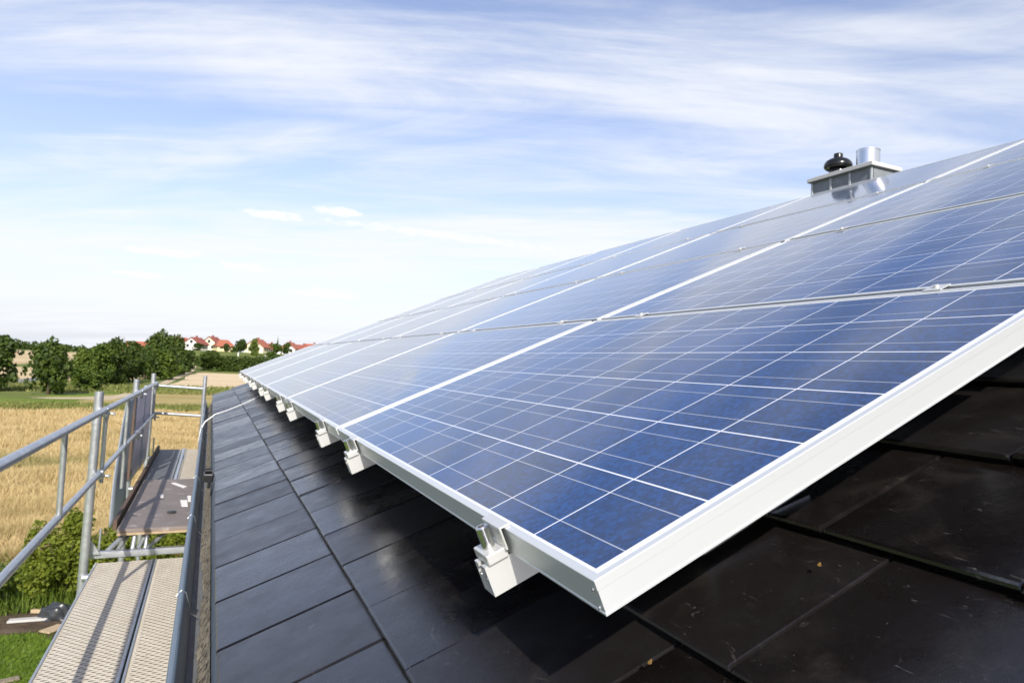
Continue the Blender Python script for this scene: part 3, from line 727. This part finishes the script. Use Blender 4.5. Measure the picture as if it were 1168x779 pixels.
# box gutter along the eave
bm = bmesh.new()
sweep_y(bm, [(-.3855, -.437), (-.3830, -.4365), (-.3620, -.528), (-.3180, -.531), (-.3060, -.385), (-.3035, -.385), (-.3150, -.5345), (-.3650, -.5320)], Y0, Y1 + .02, True, 14, .0006)
gut = hp('gutter', bm, M_ZINC)
bm = bmesh.new(); tube(bm, [(-.388 + random.uniform(-.001, .001), y, -.4375) for y in np.linspace(Y0, Y1 + .02, 16)], .0085, 12)
hp('gutter_lip', bm, M_ZINC, gut)
bm = bmesh.new(); sweep_y(bm, [(-.3615, -.5262), (-.345, -.5275), (-.3200, -.5290)], Y0, Y1, False, 40, .0004); hp('gutter_floor', bm, M_TROUGH, gut)
bm = bmesh.new(); rows = []
for j in range(420):
    y = Y0 + (Y1 - Y0) * j / 419; w = .023 + .007 * math.sin(y * 4.3) * math.sin(y * 1.7 + 1) + random.uniform(-.003, .003)
    rows.append([bm.verts.new((-.3165 + .0006, y, -.47 + random.uniform(-.008, .006)))] + [bm.verts.new((-.317 - w * f, y, -.4725 - .0525 * f ** .7 + random.uniform(-.004, .004))) for f in (.3, .6, 1.0)])
for a, b in zip(rows, rows[1:]):
    for i in range(3): bm.faces.new((a[i], a[i + 1], b[i + 1], b[i]))
hp('gutter_silt', bm, M_SILT, gut)
for y in (0.65, 1.55, 2.55, 3.55, 5.4, 6.6, 7.8, 9.0):
    bm = bmesh.new(); tube(bm, [(-.400, y, -.44), (-.388, y + .004, -.4265), (-.377, y + .010, -.436), (-.362, y + .03, -.50), (-.345, y + .045, -.515)], .0018, 6); hp('gutter_clip', bm, M_GALV, gut)
bm = bmesh.new(); cb = Vector((-.330, 3.15, -.372))
box(bm, cb + Vector((-.025, -.05, -.018)), cb + Vector((.018, .05, .02)), bev=.005, seg=2); box(bm, cb + Vector((-.006, -.085, -.04)), cb + Vector((.008, -.055, -.008)), bev=.003)
tube(bm, [cb + Vector((-.02, .0, .03)), cb + Vector((.012, .0, .03))], .012, 10)
hp('cable_clip', bm, M_DARK, gut)
# chimney
ch = Vector((4.30, 3.28, 0)); CL, CWX = .70, .36
bm = bmesh.new(); box(bm, (ch.x + .035, ch.y + .035, 1.45), (ch.x + CWX - .035, ch.y + CL - .035, 1.972))
chim = hp('chimney', bm, M_SLATE)
bm = bmesh.new(); box(bm, (ch.x, ch.y, 1.972), (ch.x + CWX, ch.y + CL, 2.008), bev=.004); hp('chimney_cap', bm, M_CAP, chim)
bm = bmesh.new(); x = ch.x + .035
for y in (ch.y + .035, ch.y + .25, ch.y + .455, ch.y + CL - .035): box(bm, (x - .008, y - .010, 1.47), (x + .004, y + .010, 1.969), bev=.002)
hp('seam', bm, M_SEAM, chim)
bm = bmesh.new(); box(bm, (ch.x + .05, ch.y + .027, 1.47), (ch.x + CWX - .05, ch.y + .033, 1.969)); hp('cladding_sheet', bm, M_SLATE, chim)
pf = at_y((991, 176), ch.y + .20); bm = bmesh.new(); fx = ch.x + .20
lathe(bm, [(.0, 1.99), (.094, 1.99), (.094, 2.165), (.097, 2.168), (.097, 2.178), (.090, 2.178), (.088, 2.05), (0, 2.05)], (fx, ch.y + .21, 0), 40)
hp('flue_pipe', bm, M_FLUE, chim, smooth=True, angle=R(40))
bm = bmesh.new()
lathe(bm, [(0, 1.99), (.078, 1.99), (.080, 2.06), (.072, 2.085), (.07, 2.10), (.108, 2.092), (.120, 2.102), (.122, 2.118), (.117, 2.138), (.103, 2.158), (.080, 2.174), (.050, 2.184), (.040, 2.187), (.039, 2.222), (.036, 2.228), (0, 2.228)], (ch.x + .19, ch.y + .52, 0), 40)
hp('vent_cowl', bm, M_COWL, chim, smooth=True, angle=R(50))

# earthing wire from scaffold across the tiles to the array
bm = bmesh.new()
tube(bm, [pw(.05, 6.56, -.165), pw(-.05, 6.52, -.178), pw(-.18, 6.46, -.182), pw(-.30, 6.40, -.180), pw(-.40, 6.36, -.172), Vector((-.372, 6.34, -.385)), Vector((-.40, 6.32, -.45)), Vector((-.412, 6.30, -.56))], .0048, 8)
tag(mesh_obj('wire', bm, M_WIRE, smooth=True), 'white wire bent over the gutter and across the tiles to the panels', 'wire')

# ------------------------------------------------------------------ solar panels
def frame_bm():
    prof = [(0.0, -.040), (0.0, -.0375), (.0009, -.0368), (.0009, -.0118), (0.0, -.0112), (0.0, -.0008), (.0008, 0.0), (.0100, 0.0), (.0108, -.0006), (.0108, -.0035), (.0022, -.0040), (.0022, -.0385), (.024, -.0385), (.024, -.040)]
    bm = bmesh.new(); rings = []
    for cx, cy, sx, sy in ((0, 0, 1, 1), (PWID, 0, -1, 1), (PWID, PL, -1, -1), (0, PL, 1, -1)):
        rings.append([bm.verts.new((cx + sx * d, cy + sy * d, z)) for d, z in prof])
    n = len(prof)
    for i in range(4):
        a, b = rings[i], rings[(i + 1) % 4]
        for k in range(n): bm.faces.new((a[k], a[(k + 1) % n], b[(k + 1) % n], b[k]))
    return bm
def glass_bm():
    bm = bmesh.new(); box(bm, (.0095, .0095, -.0062), (PWID - .0095, PL - .0095, -.0018)); return bm
SP, RP = 1.655, 1.0
ORD = ['nearest', 'second nearest', 'third nearest', 'fourth nearest', 'fifth nearest', 'farthest']
ROWN = ['bottom row along the eave', 'second row up from the eave', 'third row up from the eave', 'top row under the chimney']
proto = None; G_P = 'solar panels of the rooftop array'
for rI in range(4):
    for cI in range(6):
        if proto is None:
            p = empty('solar_panel'); proto = p
            fr = mesh_obj('frame', frame_bm(), M_FRAME, p); gl = mesh_obj('glass', glass_bm(), M_GLASS, p)
            bm = bmesh.new(); box(bm, (PWID - .13, PL / 2 - .06, -.030), (PWID - .03, PL / 2 + .06, -.0065), bev=.003); jb = mesh_obj('junction_box', bm, M_DARK, p)
            bm = bmesh.new()
            for y in (.0105, PL - .0105):
                for z in (-.0125, -.0335): tube(bm, [(.0015, y, z), (-.0012, y, z)], [.0022, .0017], 10)
            sw = mesh_obj('corner_screw', bm, M_STEEL, fr)
        else:
            p = proto.copy(); C.objects.link(p)
            for ch_ in (fr, gl, jb, sw):
                c_ = ch_.copy(); C.objects.link(c_); c_.parent = f2 if ch_ is sw else p
                if ch_ is fr: f2 = c_
        jx, jy = (random.uniform(-.001, .001), random.uniform(-.0015, .0015)) if (rI, cI) != (0, 0) else (0, 0)
        p.location = pw(rI * RP + jx, cI * SP + jy, random.uniform(-.0004, .0004)); p.rotation_euler = (random.uniform(-.0008, .0008), -ROOF + random.uniform(-.0008, .0008), 0)
        lab = 'blue solar panel, %s to the camera in the %s' % (ORD[cI], ROWN[rI])
        if cI == 5: lab = 'blue solar panel at the far end of the %s' % ROWN[rI]
        tag(p, lab, 'solar panel', G_P)

# ------------------------------------------------------------------ rails, clamps, hooks
def rail_bm():                                # open C-section, 40 wide, drawn up the slope
    o = [(-.020, -.0402), (-.007, -.0402), (-.007, -.046), (-.0165, -.046), (-.0165, -.0585), (-.009, -.0585), (-.009, -.079), (.009, -.079), (.009, -.0585), (.0165, -.0585), (.0165, -.046), (.007, -.046), (.007, -.0402), (.020, -.0402), (.020, -.083), (-.020, -.083)]
    bm = bmesh.new(); r0 = [bm.verts.new((-.040, y, z)) for y, z in o]; r1 = [bm.verts.new((4.03, y, z)) for y, z in o]; n = len(o)
    for k in range(n): bm.faces.new((r0[k], r0[(k + 1) % n], r1[(k + 1) % n], r1[k]))
    bmesh.ops.triangle_fill(bm, edges=[bm.edges.get((r0[k], r0[(k + 1) % n])) for k in range(n)], use_beauty=True)
    bmesh.ops.triangle_fill(bm, edges=[bm.edges.get((r1[k], r1[(k + 1) % n])) for k in range(n)], use_beauty=True)
    return bm
def clamp_bm(top=False):
    bm = bmesh.new(); s = 1
    box(bm, (-.0075, -.033, .0006), (.0085, .033, .0036), bev=.0008)                       # tab lying on the frame
    box(bm, (-.0075, -.033, -.0285), (-.0045, .033, .0006), bev=.0006)                     # leg in front of the frame
    box(bm, (-.0345, -.0255, -.0400), (-.0045, .0255, -.0255), bev=.0016, seg=2)           # foot on the rail
    return bm
def bolt_bm():
    bm = bmesh.new()
    def ring(z, r): return [bm.verts.new((-.020 + r * math.cos(2 * PI * k / 20), r * math.sin(2 * PI * k / 20), z)) for k in range(20)]
    pr = [(-.0255, .0088), (.0040, .0088), (.0056, .0076), (.0056, .0048), (.0005, .0044)]
    R_ = [ring(z, r) for z, r in pr]
    for a, b in zip(R_, R_[1:]):
        for k in range(20): bm.faces.new((a[k], a[(k + 1) % 20], b[(k + 1) % 20], b[k]))
    bm.faces.new(R_[-1]); return bm
def mid_bm():
    bm = bmesh.new(); 
    box(bm, (PWID - RP - .006, -.02, .0007), (.006, .02, .0030), bev=.0008); tube(bm, [(-.0115, 0, .0028), (-.0115, 0, .0075)], .0055, 12); return bm
rl = None; k = 0
RAILN = ['nearest the camera, its bolt and clamp largest in view', 'second from the camera, just before the first panel seam']
for cI in range(6):
    for oI, off in enumerate((0.275, 1.335)):
        if rl is None:
            rl = empty('mounting_rail'); parts = []
            parts.append((mesh_obj('rail', rail_bm(), M_RAIL, rl), None))
            ec = mesh_obj('end_clamp', clamp_bm(), M_RAIL, rl); parts.append((ec, None))
            parts.append((mesh_obj('bolt', bolt_bm(), M_STEEL, ec, smooth=True, angle=R(35)), 'ec'))
            mm = None
            for r2 in (1, 2, 3):
                if mm is None: o = mesh_obj('mid_clamp', mid_bm(), M_RAIL, rl); mm = o
                else: o = mm.copy(); C.objects.link(o)
                o.parent = rl; o.location = (r2 * RP, 0, 0); parts.append((o, None))
            hm = None
            for px_ in (.30, 1.48, 2.66, 3.55):
                if hm is None:
                    bm = bmesh.new(); box(bm, (-.015, -.016, -.199), (.22, .016, -.193), bev=.001); box(bm, (-.015, -.016, -.193), (-.009, .016, -.0865), bev=.001); box(bm, (-.015, -.016, -.0895), (.035, .016, -.0835), bev=.001)
                    o = mesh_obj('roof_hook', bm, M_STEEL, rl); hm = o
                else: o = hm.copy(); C.objects.link(o)
                o.parent = rl; o.location = (px_, 0, 0); parts.append((o, None))
            r = rl
        else:
            r = rl.copy(); C.objects.link(r); last = None
            for o, sub in parts:
                c_ = o.copy(); C.objects.link(c_)
                c_.parent = last if sub else r
                if o is ec: last = c_
        r.location = pw(random.uniform(-.002, .002) if k else 0, cI * SP + off, 0); r.rotation_euler = (0, -ROOF, 0)
        lab = RAILN[k] if k < 2 else ('%s pair, %s of the two' % (('', 'past the first panel seam', 'past the second panel seam', 'past the third panel seam', 'past the fourth panel seam', 'under the farthest panels')[cI], 'nearer' if oI == 0 else 'farther'))
        tag(r, 'aluminium mounting rail with end clamp, ' + lab, 'mounting rail', 'rails under the solar array'); k += 1

# ------------------------------------------------------------------ scaffold
sc = tag(empty('scaffold', (-.6, 4.5, G)), 'galvanised tube scaffold with guard rails standing beside the eave', 'scaffold')
def sp_(name, bm, mat=M_GALV, smooth=True, parent=None):
    o = mesh_obj(name, bm, mat, parent or sc, smooth=smooth, angle=R(40))
    if parent is None: o.matrix_parent_inverse = Matrix.Translation(-sc.location)
    return o
XP, XR, XI = -.955, -.918, -.235
POSTY = (0.35, 4.45, 6.83, 8.95)
for y in POSTY:
    bm = bmesh.new(); tube(bm, [(XP - .012, y, G), (XP, y, -1.0), (XP + .004, y, -.045)], .0242, 16); 
    for z in (-1.14, -.62, -.24): tube(bm, [(XP + .001, y, z), (XP + .001, y, z + .012)], .0268, 16)
    sp_('post', bm)
for y in POSTY:
    bm = bmesh.new(); tube(bm, [(XI, y, G), (XI, y, -.72)], .0242, 14); sp_('post', bm)
for z0, z1, r in ((-.158, -.156, .0185), (-.552, -.512, .0165)):
    cuts = [(-2.0, 4.42), (4.42, 8.96)]
    for a, b in cuts:
        bm = bmesh.new(); za = z0 + (z1 - z0) * (max(a, 2) - 2) / 7; zb = z0 + (z1 - z0) * (b - 2) / 7
        tube(bm, [(XR, a, za), (XR, (a + b) / 2, (za + zb) / 2 - .002), (XR, b, zb)], r, 14); sp_('guard_rail', bm)
for y, za, zb in ((3.16, -.172, -.545), (4.52, -.165, -.60), (5.82, -.165, -.86), (8.75, -.165, -.53)):
    bm = bmesh.new(); tube(bm, [(XR + .002, y, za), (XR + .002, y + .03, zb)], .0125, 12); sp_('strut', bm)
for y in POSTY[1:]:                          # couplers where rails meet posts
    for z in (-.157, -.535):
        bm = bmesh.new(); M = Matrix.Translation((XR + .012, y + .035, z - .012))
        box(bm, (-.03, -.026, -.030), (.010, .026, .026), M, bev=.006, seg=2); tube(bm, [M @ Vector((.0, -.0, -.052)), M @ Vector((.0, 0, -.024))], .010, 8)
        tube(bm, [M @ Vector((.010, .018, -.01)), M @ Vector((.036, .018, -.014))], .0075, 8); box(bm, (.028, .008, -.022), (.042, .028, -.004), M, bev=.003)
        box(bm, (-.022, -.055, -.012), (.004, -.024, .016), M, bev=.004); sp_('coupler', bm, smooth=False)
bm = bmesh.new(); tube(bm, [(-.41, 8.8, -1.25), (-.408, 8.8, -.05)], .0215, 14); sp_('post', bm)
for z in (-.190, -.512):
    bm = bmesh.new(); tube(bm, [(XR, 8.93, z + .006), (-.41, 8.80, z - .012)], .0165, 12); sp_('guard_rail', bm)
# transoms and the braces under the upper deck
bm = bmesh.new(); box(bm, (XP + .02, 4.52, -1.062), (-.22, 4.565, -1.022), bev=.004); sp_('transom', bm, smooth=False)
bm = bmesh.new(); tube(bm, [(XP, 4.43, -1.145), (-.24, 4.43, -1.145)], .021, 12); sp_('transom', bm)
for y in (6.83, 8.95):
    bm = bmesh.new(); tube(bm, [(XP, y, -1.03), (-.24, y, -1.03)], .021, 12); sp_('transom', bm)
for a, b, r in (((-.775, 4.66, -.955), (-.852, 4.56, -1.03), .015), ((-.748, 4.70, -.955), (-.80, 4.58, -1.03), .012), ((-.715, 4.62, -.955), (-.72, 4.575, -1.03), .013), ((-.655, 4.66, -.955), (-.69, 4.58, -1.03), .012),
                ((-.645, 4.62, -.955), (-.65, 4.575, -1.03), .012), ((-.535, 4.70, -.95), (-.64, 4.58, -1.03), .013), ((-.895, 4.54, -1.02), (-.893, 4.54, -.885), .006)):
    bm = bmesh.new(); tube(bm, [a, b], r, 10); sp_('brace', bm)
bm = bmesh.new(); A = [Vector(v) for v in ((XP + .02, 4.50, -1.03), (XP + .02, 4.50, -.94), (XP + .075, 4.50, -1.03))]
f0 = [bm.verts.new(v) for v in A]; f1 = [bm.verts.new(v + Vector((0, .008, 0))) for v in A]; bm.faces.new(f0); bm.faces.new(f1[::-1])
for i in range(3): bm.faces.new((f0[i], f0[(i + 1) % 3], f1[(i + 1) % 3], f1[i]))
sp_('gusset', bm, smooth=False)
bm = bmesh.new(); tube(bm, [(-.90, 9.02, -.98), (-.90, 9.02, -.80)], .008, 8); sp_('pin', bm)

def plank(x0, x1, y0, y1, z, mat, name, label, group=None):
    w = (x1 - x0) / 2; e = tag(empty(name, ((x0 + x1) / 2, (y0 + y1) / 2, z)), label, 'deck plank', group); L = (y1 - y0) / 2
    bm = bmesh.new(); box(bm, (-w + .012, -L, -.008), (w - .012, L, -.002)); mesh_obj('tread', bm, mat, e)
    for s in (-1, 1):
        bm = bmesh.new(); box(bm, (s * w - (0 if s < 0 else .0115), -L, -.055), (s * w + (.0115 if s < 0 else 0), L, .0035), bev=.003, seg=2); mesh_obj('side_rail', bm, M_GALV, e)
    for s in (-1, 1):
        bm = bmesh.new(); box(bm, (-w + .03, s * L - .02, -.05), (w - .03, s * L + .02, -.0085), bev=.003); mesh_obj('end_hook', bm, M_GALV, e)
GD = 'steel planks of the near scaffold deck'
plank(-.895, -.590, 1.2, 4.42, -1.06, M_PLANK, 'steel_plank', 'perforated cream steel plank on the outer side of the lower deck', GD)
plank(-.584, -.262, 1.2, 4.42, -1.06, M_PLANK, 'steel_plank', 'perforated cream steel plank next to the gutter on the lower deck', GD)
plank(-.895, -.590, -2.0, 1.17, -1.06, M_PLANK, 'steel_plank', 'outer perforated plank of the lower deck running out below the frame', GD)
plank(-.584, -.262, -2.0, 1.17, -1.06, M_PLANK, 'steel_plank', 'gutter side perforated plank of the lower deck running out below the frame', GD)
bm = bmesh.new(); box(bm, (-.815, 4.60, -.930), (-.255, 6.55, -.908), bev=.002); e = tag(mesh_obj('plywood_board', bm, M_PLY), 'brown film faced plywood board on the upper scaffold deck with white smears', 'board')
bm = bmesh.new(); box(bm, (-.812, 4.592, -.945), (-.258, 4.612, -.9305)); o = mesh_obj('edge_strip', bm, M_PLYE, e)
GF = 'planks of the far upper deck'
plank(-.865, -.600, 6.60, 8.90, -.925, M_GREYD, 'steel_plank', 'dark grey steel plank at the far end of the upper deck', GF)
plank(-.555, -.270, 6.60, 8.90, -.925, M_PLANK, 'steel_plank', 'pale plank beside the gutter at the far end of the upper deck', GF)
bm = bmesh.new(); box(bm, (-.588, 6.60, -.94), (-.562, 8.90, -.912), bev=.003); tag(mesh_obj('spacer_bar', bm, M_BENT), 'bluish steel bar between the two far deck planks', 'bar')
bm = bmesh.new(); box(bm, (-.846, 4.68, -.93), (-.822, 8.80, -.868), bev=.003)
tag(mesh_obj('toe_board', bm, M_BROWN), 'dark brown toe board along the outer side of the upper deck', 'board')
# sheets tied to the outer side of the rails
bm = bmesh.new(); rows = []
for j in range(15):
    f = j / 14; z = -.16 - .86 * f; y0 = 7.02 - .12 * f; y1 = 8.85
    rows.append([bm.verts.new((-.955 + .006 * math.sin(f * 3 + i) - .006 * f, y0 + (y1 - y0) * i / 6, z)) for i in range(7)])
for a, b in zip(rows, rows[1:]):
    for i in range(6): bm.faces.new((a[i], a[i + 1], b[i + 1], b[i]))
o = mesh_obj('cover_sheet', bm, M_LILAC, smooth=True); o.modifiers.new('thick', 'SOLIDIFY').thickness = .005
tag(o, 'pale lilac sheet hung outside the far guard rails', 'sheet')
bm = bmesh.new(); box(bm, (-.972, 8.02, -1.0), (-.946, 8.07, -.15), bev=.003); tag(mesh_obj('batten', bm, M_BENT), 'slim grey upright batten against the pale lilac sheet', 'batten')
bm = bmesh.new(); rows = []
for j in range(19):
    f = j / 18; z = -.175 - 1.06 * f; bow = -.035 * math.sin(f * PI) - .085 * max(0, f - .35) ** 1.4 ; yy = 6.30 - .12 * max(0, f - .3)
    rows.append([bm.verts.new((-.945 + bow - .022 + (.030 + .055 * f) * i / 4, yy + .30 * i / 4, z)) for i in range(5)])
for a, b in zip(rows, rows[1:]):
    for i in range(4): bm.faces.new((a[i], a[i + 1], b[i + 1], b[i]))
o = mesh_obj('bent_sheet', bm, M_BENT, smooth=True); o.modifiers.new('thick', 'SOLIDIFY').thickness = .006
tag(o, 'bluish grey bent metal sheet standing upright outside the middle scaffold post', 'sheet')
bm = bmesh.new(); box(bm, (-.985, 6.772, -.94), (-.939, 6.800, -.20), bev=.002)  # dark strip added over the post's front, imitating the bent sheet's shade on it
tag(mesh_obj('post_shade_strip', bm, M_BROWN), 'dark strip standing in for the shaded front of the middle scaffold post', 'board')
# scraps lying on the plywood
def scrap(pts, label, h=.004, mat=M_PAPER, name='scrap'):
    bm = bmesh.new(); V = [Vector((x, y, -.9065)) for x, y in pts]
    a = [bm.verts.new(v) for v in V]; b = [bm.verts.new(v + Vector((0, 0, h + random.uniform(0, .003)))) for v in V]; bm.faces.new(a[::-1]); bm.faces.new(b)
    n = len(V)
    for i in range(n): bm.faces.new((a[i], a[(i + 1) % n], b[(i + 1) % n], b[i]))
    tag(mesh_obj(name, bm, mat), label, 'scrap', 'scraps on the plywood board')
def dz(u): p = at_z(u, -.907); return (p.x, p.y)
scrap([dz(q) for q in ((195.5, 551.5), (199, 551.2), (213.5, 555.5), (210, 556.8))], 'long white offcut near the far edge of the plywood')
scrap([dz(q) for q in ((205.5, 571), (213.5, 571), (214, 577.5), (207, 577.5))], 'larger square white scrap on the plywood')
scrap([dz(q) for q in ((213.5, 566), (218, 566), (217.5, 572), (214.5, 572))], 'small white scrap touching the gutter side of the plywood')
scrap([dz(q) for q in ((182, 565), (186, 564.5), (186.5, 567.5), (183, 568))], 'tiny white crumb in the middle of the plywood')
bm = bmesh.new(); p = dz((195.5, 585)); bmesh.ops.create_icosphere(bm, subdivisions=2, radius=.022, matrix=Matrix.Translation((p[0], p[1], -.898)) @ Matrix.Diagonal((1.4, 1.0, .45, 1)))
for v in bm.verts: v.co += Vector((random.uniform(-.004, .004), random.uniform(-.004, .004), random.uniform(-.002, .002)))
tag(mesh_obj('clod', bm, M_TARP), 'small dark clod on the plywood board', 'clod')

# a dry leaf on the shaded tiles
for u, lab in (((935, 646), 'tiny dry yellow leaf fragment on the dark tile right of the near panel frame'), ((742, 757), 'tiny dry brown leaf fragment on the dark tile below the panel corner')):
    d = ray(u); nn = Vector((-SA, 0, CA)); k_ = (NR + .001 - nn.dot(CAM)) / nn.dot(d); q = CAM + d * k_
    bm = bmesh.new(); L_ = [(-.004, -.001), (-.001, -.003), (.004, -.001), (.005, .001), (.001, .003), (-.003, .002)]
    a = [bm.verts.new((x_, y_, .001 + .0012 * abs(x_) / .005)) for x_, y_ in L_]; b = [bm.verts.new((x_, y_, .0017 + .0012 * abs(x_) / .005)) for x_, y_ in L_]
    bm.faces.new(a[::-1]); bm.faces.new(b)
    for i in range(6): bm.faces.new((a[i], a[(i + 1) % 6], b[(i + 1) % 6], b[i]))
    o = mesh_obj('dry_leaf', bm, M_DRYLEAF); o.location = q + nn * .001; o.rotation_euler = (0, -ROOF, .4); tag(o, lab, 'leaf')
# ------------------------------------------------------------------ things lying on the ground
def ground_board(u0, u1, w, h, mat, label, z=G + .03):
    a, b = at_z(u0, z), at_z(u1, z); d = (b - a); L = d.length
    bm = bmesh.new(); box(bm, (0, -w / 2, 0), (L, w / 2, h), bev=.006)
    o = mesh_obj('timber_board', bm, mat); o.location = a; o.rotation_euler = (0, 0, math.atan2(d.y, d.x)); tag(o, label, 'board', 'boards lying at the lawn edge')
ground_board((9, 709.5), (56, 706), .14, .04, M_PALEW, 'long whitish board lying at the edge of the lawn')
ground_board((36, 698.5), (60, 698.5), .08, .06, M_WOOD, 'short tan batten lying behind the whitish board')
ground_board((50, 722), (72, 714), .22, .03, M_WOOD, 'brown offcut on the lawn before the dark plastic heap')
ground_board((-2, 779), (22, 774), .12, .03, M_OLDW, 'weathered stick on the lawn in the bottom left corner')
p = at_z((64, 706), G); bm = bmesh.new(); bmesh.ops.create_icosphere(bm, subdivisions=4, radius=1.0)
for v in bm.verts:
    c = v.co.copy(); nz = .16 * math.sin(c.x * 5 + 2 * c.y) * math.sin(c.y * 4 + c.z * 3) + .06 * math.sin(c.z * 9 + c.x * 6) + .05 * math.sin(c.y * 15 + c.x * 4)
    v.co = Vector((c.x * .24, c.y * .18, max(-.02, c.z) * .24)) * (1 + nz)
o = mesh_obj('plastic_heap', bm, M_TARP, smooth=True, angle=R(30)); o.location = (p.x, p.y, G + .03); tag(o, 'crumpled dark plastic bag heap at the lawn edge beside the scaffold', 'bag')
st = tag(empty('timber_stack', (-1.0, 21.5, G)), 'stack of dark weathered boards seen under the upper scaffold deck', 'timber stack')
for k_ in range(9):
    bm = bmesh.new(); box(bm, (-.42, -.5, .04 + k_ * .13), (1.2, .5, .12 + k_ * .13), bev=.008); mesh_obj('board', bm, M_OLDW, st)
SC.render.use_motion_blur = False
